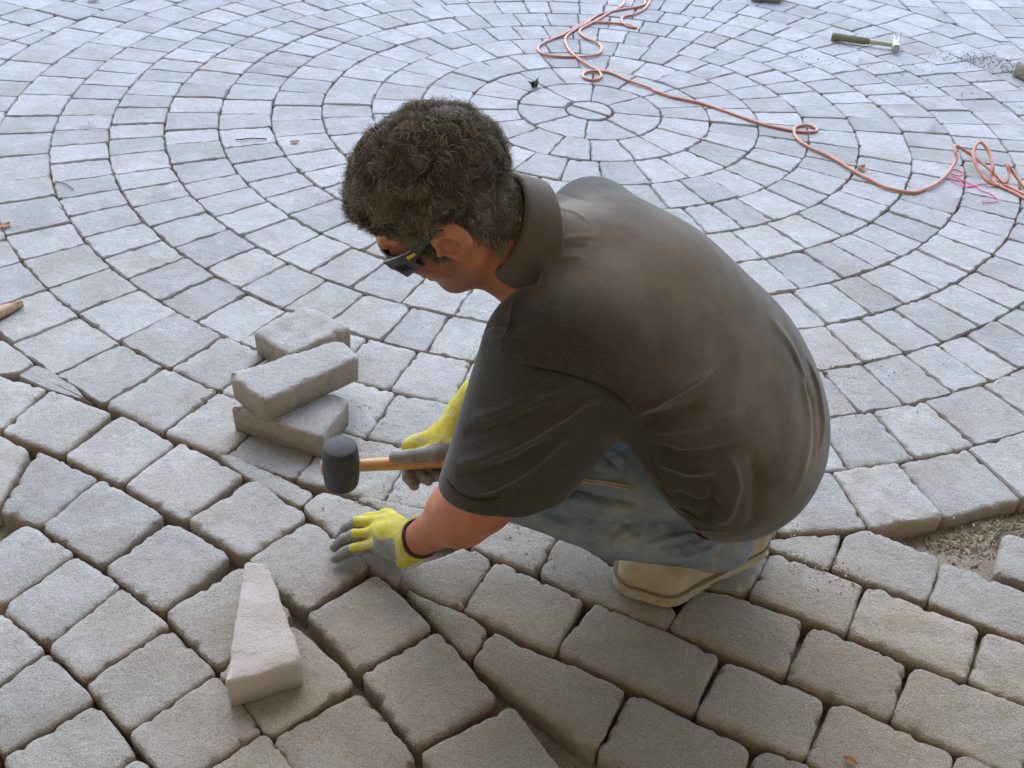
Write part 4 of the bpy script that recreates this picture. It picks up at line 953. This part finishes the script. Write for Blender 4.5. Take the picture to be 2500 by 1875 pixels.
# dense undercoat
def cap_lift(f, u): return 0.002 + 0.0085 * np.clip((u + 0.01) / 0.06, 0, 1) + 0.002 * np.clip((f - 0.02) / 0.05, 0, 1) * np.clip((u - 0.05) / 0.03, 0, 1)
sel = BODY_F[m]; used = np.unique(sel); remap = np.full(len(BODY_V), -1); remap[used] = np.arange(len(used))
NV = sdf_normals(head_sdf, BODY_V[used])
Qc = (BODY_V[used] - HC) / HS; cf, cu = Qc @ HF, Qc @ HU
lift0 = cap_lift(cf, cu)
capV = BODY_V[used] + NV * (lift0 + 0.0035 * wobble(BODY_V[used], 90, 41) + 0.002 * wobble(BODY_V[used], 240, 42))[:, None]
hair = child(mesh_obj('hair', capV, remap[sel], M_HAIR, attrs={'shade': np.clip(0.05 + 0.1 * wobble(BODY_V[used], 120, 43), 0, 1)}), person)
def strands(n, seed, npt=9):
    r = np.random.RandomState(seed); idx = r.randint(0, len(roots), n); Nn = RN[idx]; f_, l_, u_ = rf[idx], rl[idx], ru[idx]; P = roots[idx] + r.randn(n, 3) * 0.0015 + Nn * (cap_lift(f_, u_) * r.uniform(0.3, 1.0, n))[:, None]
    cell = np.floor((P + 0.004 * np.sin(P[:, [1, 2, 0]] * 90)) / 0.015).astype(np.int64); key = (cell[:, 0] * 73856093 ^ cell[:, 1] * 19349663 ^ cell[:, 2] * 83492791) % 9973
    cr = np.random.RandomState(3).rand(9973, 6)[key]
    whorl = head(-0.062, 0.004, 0.118); t = P - whorl; t = t - Nn * np.einsum('ij,ij->i', t, Nn)[:, None]; t = t + r.randn(n, 3) * 0.02 * np.exp(-np.linalg.norm(t, axis=1) / 0.03)[:, None]; t /= np.linalg.norm(t, axis=1, keepdims=True) + 1e-6
    b = np.cross(Nn, t)
    front = np.clip((f_ - 0.0) / 0.07, 0, 1) * np.clip((u_ - 0.02) / 0.05, 0, 1); low = np.clip((0.03 - u_) / 0.07, 0, 1)
    edge = np.clip(1.2 - (u_ - 0.038 - (f_ - 0.036) * 0.8) / 0.028, 0, 1) * np.clip((f_ - 0.025) / 0.012, 0, 1); side = np.clip((np.abs(l_) - 0.05) / 0.02, 0, 1) * np.clip((f_ - 0.015) / 0.02, 0, 1)
    L = (0.024 + 0.004 * front - 0.006 * low - 0.008 * side) * (1 - 0.35 * edge) * (0.75 + 0.5 * r.rand(n))
    lift = (0.38 + 0.20 * front - 0.22 * low) * (0.8 + 0.4 * cr[:, 0])
    dirv = Nn * lift[:, None] + (t * (0.75 - 0.70 * edge)[:, None] + b * ((cr[:, 1] - 0.5) * 1.9)[:, None]) + r.randn(n, 3) * 0.08 + (HU * 0.9 + HF * 0.45) * (edge * 1.1)[:, None]
    dirv /= np.linalg.norm(dirv, axis=1, keepdims=True)
    s1 = np.cross(dirv, Nn); s1 /= np.linalg.norm(s1, axis=1, keepdims=True) + 1e-6; s2 = np.cross(dirv, s1)
    ph = cr[:, 2] * 6.28 + r.randn(n) * 0.28; turns = 0.6 + 1.0 * cr[:, 3]; rad = (0.0032 + 0.0042 * cr[:, 4]) * (1 - 0.5 * low); hand = np.where(cr[:, 5] > 0.5, 1, -1)
    pts = np.empty((n, npt, 3))
    for k in range(npt):
        s = k / (npt - 1); a = ph + hand * turns * 6.28 * s; g = s ** 0.6
        droop = -0.35 * s * s * (1 - 0.8 * edge)
        pts[:, k] = P + dirv * (L * s)[:, None] + Nn * (L * droop * 0.6)[:, None] + (s1 * np.cos(a)[:, None] + s2 * np.sin(a)[:, None]) * (rad * g)[:, None]
    w = 0.00042 * (0.8 + 0.5 * r.rand(n)); V = np.empty((n, npt, 3, 3))
    T = np.gradient(pts, axis=1); T /= np.linalg.norm(T, axis=2, keepdims=True) + 1e-9
    ua = np.cross(T, (0.3, 0.5, 0.81)); ua /= np.linalg.norm(ua, axis=2, keepdims=True) + 1e-9; ub = np.cross(T, ua)
    tp_ = (1.05 - 0.75 * np.linspace(0, 1, npt) ** 2)
    for j in range(3):
        a = 2.094 * j; V[:, :, j] = pts + (ua * math.cos(a) + ub * math.sin(a)) * (w[:, None] * tp_)[:, :, None]
    base = (np.arange(n) * npt * 3)[:, None, None]; k = np.arange(npt - 1)[None, :, None] * 3; j = np.arange(3)[None, None, :]; j2 = (j + 1) % 3
    F = np.stack([base + k + j, base + k + j2, base + k + 3 + j2, base + k + 3 + j], -1).reshape(-1, 4)
    shade = np.clip(0.12 + 0.45 * (cr[:, 0] - 0.3) + 0.3 * r.rand(n) ** 2 + 0.4 * (r.rand(n) > 0.84), 0, 1)
    return V.reshape(-1, 3), F, np.repeat(shade, npt * 3)
V, F, S = strands(28000, 17)
mesh_obj('curls', V, F, M_HAIR, attrs={'shade': S}).parent = hair

# ------------------------------------------------------------------ safety glasses
gA, gB, gN = [], [], []
for a in np.radians(np.linspace(-70, 70, 27)):
    wdt = 1 - 0.25 * (abs(a) / 1.36) ** 3
    c_, s_ = math.cos(a), math.sin(a)
    gA.append(head(0.020 + 0.085 * c_, 0.077 * s_, 0.014 * wdt)); gB.append(head(0.018 + 0.083 * c_, 0.075 * s_, -0.018 * wdt)); n_ = HF * c_ + HL * s_; gN.append(n_ / np.linalg.norm(n_))
v, f = strip(gA, gB, 0.0028, gN)
glasses = child(mesh_obj('safety_glasses', v, f, M_LENS), person)
for s in (1, -1):
    tops = [head(0.088, 0.066 * s, 0.022), head(0.066, 0.0765 * s, 0.024), head(0.046, 0.0815 * s, 0.023), head(0.020, 0.0845 * s, 0.026), head(-0.012, 0.0850 * s, 0.033), head(-0.030, 0.0835 * s, 0.022)]
    bots = [head(0.080, 0.066 * s, -0.018), head(0.058, 0.0765 * s, -0.010), head(0.044, 0.0815 * s, 0.008), head(0.020, 0.0845 * s, 0.017), head(-0.012, 0.0850 * s, 0.027), head(-0.032, 0.0835 * s, 0.016)]
    nn = [HL * s * 0.9 + HF * 0.43] + [HL * s] * 5
    v, f = strip(tops, bots, 0.0035, nn); arm = mesh_obj('temple_arm', v, f, M_FRAME, smooth=False); arm.parent = glasses
    lg = [head(0.050 - 0.014 * k, (0.0818 + 0.0008 * k) * s, 0.0195) + HL * s * 0.0034 for k in (0, 1)]; lb = [np.array(p) - HU * 0.005 for p in lg]
    v, f = strip(lg, lb, 0.0008, [HL * s] * 2); mesh_obj('maker_mark', v, f, M_YELLOW, smooth=False).parent = glasses
    for k in range(3):
        p0 = head(0.078 - 0.007 * k, (0.0705 + 0.0028 * k) * s, 0.008) + HL * s * 0.0036 + HF * 0.001; p1 = p0 - HU * 0.013 - HF * 0.003
        v, f = tube([p0, p1], 0.0011, 5); mesh_obj('vent_slot', v, f, M_LENS).parent = glasses
# ------------------------------------------------------------------ mallet
M_RUBBER = simple('worn black rubber', (0.040, 0.042, 0.042), 0.7, 0.5, 0.35, 40)
t = NT('varnished ash handle'); p = t.pos(); sc = t.vmath('MULTIPLY', p, (6.0, 60.0, 60.0))
M_WOOD = t.out(t.mix(t.ramp(t.noise(sc, 8, 4), 0.35, 0.65), rgb(0.42, 0.21, 0.07), rgb(0.58, 0.33, 0.13)), 0.45)
mc = HA + np.array((0.0, 0, 0.004)); up = np.array((0.02, -0.03, 1.0)); up /= np.linalg.norm(up)
prof = [(0.0, 0.0005), (0.0, 0.027), (0.02, 0.0300), (0.06, 0.0315), (0.3, 0.0338), (0.5, 0.0345), (0.7, 0.0338), (0.94, 0.0315), (0.98, 0.0300), (1.0, 0.0275), (1.0, 0.0005)]
mallet = empty('mallet', tuple(mc))
v, f = lathe(prof, mc - up * 0.047, mc + up * 0.047, 36); child(mesh_obj('head', v, f, M_RUBBER), mallet)
s_ = np.linspace(-0.036, 0.285, 22); pts = [HA + HD * x for x in s_]
v, f = tube(pts, [0.0118 + 0.0022 * math.sin((x - 0.03) * 12) ** 2 for x in s_], 14); child(mesh_obj('handle', v, f, M_WOOD), mallet)
tag(mallet, 'black rubber mallet with wooden handle held in the raised glove', 'mallet')

# ------------------------------------------------------------------ loose blocks
def block(poly, top, thick, seed, label, rad=0.012, tilt=(0, 0), group=None, cat='paver', tint=None, name='loose_paver', edge=1.0, mat=None):
    V, F = paver(poly, top, thick, 0, seed, rad=rad, tilt=tilt, relief=1.5, edge=edge)
    c = np.mean(np.array(poly), 0)
    o = mesh_obj(name, V, F, mat or M_CONC, attrs={'tint': np.full(len(V), tint if tint is not None else np.random.RandomState(seed).rand())}, origin=(c[0], c[1], top - thick))
    return tag(o, label, cat, group)
block(LS_BACK, 0.064, 0.061, 501, 'square grey paver lying loose behind the two stacked blocks', tint=0.5)
block(LS_LOW, 0.064, 0.061, 502, 'grey block at the bottom of the stack, beside the mallet head', rad=0.016, tint=0.25)
block(LS_TOP, 0.128, 0.062, 503, 'long narrow grey block laid across the top of the stack', rad=0.020, tint=0.45)
block(LS_WEDGE, 0.064, 0.061, 504, 'long tapering wedge of paver resting in front, below the gloved hand', rad=0.012, tint=0.75, mat=M_CONC_NEW)
block(LS_LEFT, 0.024, 0.022, 505, 'thin pointed tan scrap lying at the left edge of the photo', rad=0.004, tint=0.4, cat='scrap', name='offcut', edge=0.4, mat=simple('raw tan offcut', (0.46, 0.30, 0.19), 0.9, 0.4))
block(LS_FAR, 0.064, 0.061, 506, 'loose grey block at the far edge, between hose and hammer', tint=0.2)
block(LS_RIGHT, 0.064, 0.061, 507, 'loose grey block at the right edge beyond the hammer', tint=0.2)

# ------------------------------------------------------------------ hose and string
t = NT('orange rubber hose'); p = t.pos()
M_HOSE = t.out(t.mix(t.ramp(t.noise(p, 30, 4), 0.35, 0.7), rgb(0.44, 0.145, 0.070), rgb(0.55, 0.24, 0.145)), 0.38, t.bump(t.noise(p, 300, 2), 0.15, 0.001))
M_PINK = simple('pink mason line', (0.80, 0.10, 0.22), 0.6)
hose = empty('air_hose', (0.9, -0.3, 0)); tag(hose, 'orange hose snaking across the circle in loose loops', 'hose')
for pl in HOSE:
    v, f = tube(spline(pl, 7), 0.0056, 8); child(mesh_obj('hose_length', v, f, M_HOSE), hose)
line = empty('string_line', (1.3, -0.5, 0)); tag(line, 'thin tangled pink string beside the orange hose', 'string')
for pl in STRING:
    v, f = tube(spline(pl, 7), 0.0016, 6); child(mesh_obj('strand', v, f, M_PINK), line)

# ------------------------------------------------------------------ hammer
M_GRIP = simple('mud caked olive grip', (0.17, 0.155, 0.075), 0.85, 0.6, 0.35, 90)
M_SHAFT = simple('yellowed fibreglass shaft', (0.42, 0.36, 0.17), 0.5)
M_STEEL = simple('dull hammer steel', (0.42, 0.41, 0.36), 0.5, 0.2, 0.3, 70, Metallic=0.6)
a, b = np.array((1.105, 1.000, 0.020)), np.array((1.372, 0.925, 0.022)); ax = (b - a) / np.linalg.norm(b - a); side = np.array((-ax[1], ax[0], 0))
hammer = empty('hammer', tuple(a)); tag(hammer, 'mud-caked claw hammer with olive grip lying on the pavers', 'hammer')
pts = [a + ax * s for s in np.linspace(0, 0.165, 10)]
v, f = tube(pts, [0.0165, 0.0180, 0.0175, 0.0165, 0.0160, 0.0158, 0.0160, 0.0162, 0.0155, 0.0130], 12); child(mesh_obj('grip', v, f, M_GRIP), hammer)
v, f = tube([a + ax * s for s in np.linspace(0.150, 0.285, 6)], [0.0115, 0.0105, 0.0100, 0.0100, 0.0105, 0.0110], 10); child(mesh_obj('shaft', v, f, M_SHAFT), hammer)
hc_ = a + ax * 0.278 + np.array((0, 0, 0.003)); dn = -side
v, f = lathe([(0.0, 0.001), (0.0, 0.0165), (0.03, 0.0185), (0.22, 0.0185), (0.30, 0.012), (0.45, 0.0115), (0.55, 0.015), (0.78, 0.015), (1.0, 0.010), (1.0, 0.001)], hc_ + dn * 0.062, hc_ - dn * 0.028, 16)
child(mesh_obj('head', v, f, M_STEEL), hammer)
for s in (-1, 1):
    cl = [hc_ - dn * 0.022 + ax * 0.005 * s, hc_ - dn * 0.045 + ax * 0.008 * s + np.array((0, 0, 0.006)), hc_ - dn * 0.066 + ax * 0.011 * s + np.array((0, 0, 0.018)), hc_ - dn * 0.080 + ax * 0.013 * s + np.array((0, 0, 0.034))]
    v, f = tube(spline(cl, 4), np.linspace(0.0085, 0.003, 13), 8); child(mesh_obj('claw', v, f, M_STEEL), hammer)

# ------------------------------------------------------------------ small litter
M_LEAF = simple('dry brown leaf', (0.34, 0.15, 0.06), 0.8); M_TWIG = simple('grey twig', (0.11, 0.09, 0.07), 0.9); M_WEED = simple('weed leaf', (0.05, 0.075, 0.02), 0.8)
def leaf(x, y, L, ang, label, bend=0.25, mat=None):
    n = 7; u = np.array((math.cos(ang), math.sin(ang), 0)); w = np.array((-u[1], u[0], 0)); V = []; F = []
    for i in range(n):
        s = i / (n - 1); wd = 0.32 * L * math.sin(math.pi * min(0.97, s + 0.03)) ** 0.8; z = 0.004 + bend * L * (s - 0.5) ** 2
        c = np.array((x, y, z)) + u * L * (s - 0.5)
        V += [c + w * wd + (0, 0, 0.12 * L), c, c - w * wd + (0, 0, 0.10 * L)]
    V = np.array(V); k = len(V); V = np.concatenate([V, V - (0, 0, 0.0008)])
    for i in range(n - 1):
        for j in (0, 1):
            q = (i * 3 + j, i * 3 + j + 1, i * 3 + j + 4, i * 3 + j + 3); F += [q, tuple(k + x_ for x_ in q[::-1])]
    o = mesh_obj('dry_leaf', V - np.array((x, y, 0)), F, mat or M_LEAF); o.location = (x, y, 0); return tag(o, label, 'leaf')
leaf(-1.001, -0.460, 0.030, 0.4, 'orange brown leaf scrap on a joint, left of the man\'s head')
leaf(-1.678, -1.150, 0.035, 1.2, 'brown leaf scrap at the left edge of the photo')
leaf(0.361, -2.717, 0.022, -0.6, 'small reddish leaf on the paver at the bottom right', 0.1)
leaf(0.919, -0.386, 0.045, 0.8, 'curled tan leaf beside the hose where it bends', 0.5)
leaf(-2.17, 0.90, 0.055, 0.1, 'dark red leaf at the top left edge of the photo', 0.2)
def twig(p0, p1, label, r=0.0022):
    p0, p1 = np.array((*p0, 0.004)), np.array((*p1, 0.004)); m_ = 0.5 * (p0 + p1) + np.array((0.004, 0.006, 0.001))
    v, f = tube(spline([p0, m_, p1], 5), r, 6); o = mesh_obj('twig', v - p0, f, M_TWIG); o.location = tuple(p0); tag(o, label, 'twig')
twig((-1.198, -0.471), (-1.098, -0.448), 'straight dark twig on a paver, left of the man\'s hair')
twig((-1.653, -0.855), (-1.579, -0.903), 'thin grey twig lying across a paver near the left edge', 0.0016)
weed = empty('weed_tuft', (-0.212, 0.201, 0)); tag(weed, 'tiny dark green weed sprouting near the centre of the circle', 'weed')
rw = np.random.RandomState(9)
for k in range(11):
    an = rw.rand() * 6.28; L = 0.022 + 0.02 * rw.rand(); d = np.array((math.cos(an), math.sin(an), 0)) * (0.4 + 0.5 * rw.rand()); o0 = np.array((rw.randn() * .005, rw.randn() * .005, -0.003))
    v, f = tube([o0, o0 + (d * 0.4 + (0, 0, 0.6)) * L, o0 + (d + (0, 0, 0.9)) * L], [0.002, 0.005, 0.0008], 5); mesh_obj('leaf', v, f, M_WEED, weed)

# ------------------------------------------------------------------ loose grit and swept sand
def grit(name, spots, n, size, mat, seed, z=0.0015):
    r = np.random.RandomState(seed); V, F, T = [], [], []
    base_v = np.array([(1, 0, 0), (-.5, .87, 0), (-.5, -.87, 0), (0.1, 0, .8), (0, 0, -.5)]); base_f = [(0, 1, 3), (1, 2, 3), (2, 0, 3), (1, 0, 4), (2, 1, 4), (0, 2, 4)]
    wts = np.array([s[4] for s in spots], float); wts /= wts.sum()
    for i in range(n):
        x, y, sx, sy, _ = spots[r.choice(len(spots), p=wts)]
        px, py = x + r.randn() * sx, y + r.randn() * sy; s = size * (0.4 + r.rand() ** 2 * 1.6); an = r.rand() * 6.28; c, sn = math.cos(an), math.sin(an)
        B = base_v * (s * (0.7 + 0.6 * r.rand(3))) + r.randn(5, 3) * s * 0.15; B = np.stack([B[:, 0] * c - B[:, 1] * sn, B[:, 0] * sn + B[:, 1] * c, B[:, 2]], 1)
        V.append(B + (px, py, z(px, py) + s * 0.2 if callable(z) else z + s * 0.3)); F += [tuple(q + 5 * i for q in fc) for fc in base_f]; T.append(np.full(5, r.rand()))
    o = mesh_obj(name, np.concatenate(V), F, mat, smooth=False, attrs={'tint': np.concatenate(T)}); return o
M_PGRIT = simple('pale stone grit', (0.46, 0.44, 0.40), 0.95, 0, 0.35, 300)
g1 = [(0.42, -2.30, .05, .03, 3), (0.30, -2.20, .06, .04, 2), (-0.32, -2.13, .10, .06, 3), (-0.10, -2.27, .05, .05, 2), (-0.20, -2.22, .05, .04, 2), (0.55, -1.75, .10, .08, 3), (0.75, -1.55, .14, .12, 2), (-0.47, -2.17, .05, .04, 2), (0.6, -2.2, .1, .06, 1), (-0.62, -1.95, .08, .06, 2), (-0.3, -1.9, .15, .1, 2)]
tag(grit('grit', g1, 900, 0.0019, M_PGRIT, 3), 'pale stone grit scattered on the pavers round the man', 'grit', kind='stuff')
g2 = [(1.72, 0.86, .09, .05, 4), (1.86, 0.74, .07, .05, 3), (1.30, 0.60, .10, .08, 0.7), (1.05, 0.72, .08, .06, 0.4), (1.5, 0.38, .12, .08, 0.3)]
M_BGRIT = simple('brown bedding gravel', (0.30, 0.255, 0.175), 0.95, 0, 0.5, 300)
M_DGRIT = simple('dark swept sand', (0.27, 0.25, 0.21), 0.95, 0, 0.5, 300)
tag(grit('swept_sand', g2, 1300, 0.0024, M_DGRIT, 5), 'dark sand and grit swept beside the hammer', 'sand', kind='stuff')
g3 = [(0.83, -2.13, .09, .03, 3), (0.95, -2.07, .08, .04, 2), (0.70, -2.16, .06, .02, 1), (1.05, -2.0, .08, .04, 1)]
tag(grit('bedding_gravel', g3, 2200, 0.0034, M_BGRIT, 8, lambda x, y: float(sand_z(np.array(x), np.array(y)))), 'brown gravel in the open bedding gap at the right edge', 'gravel', kind='stuff')
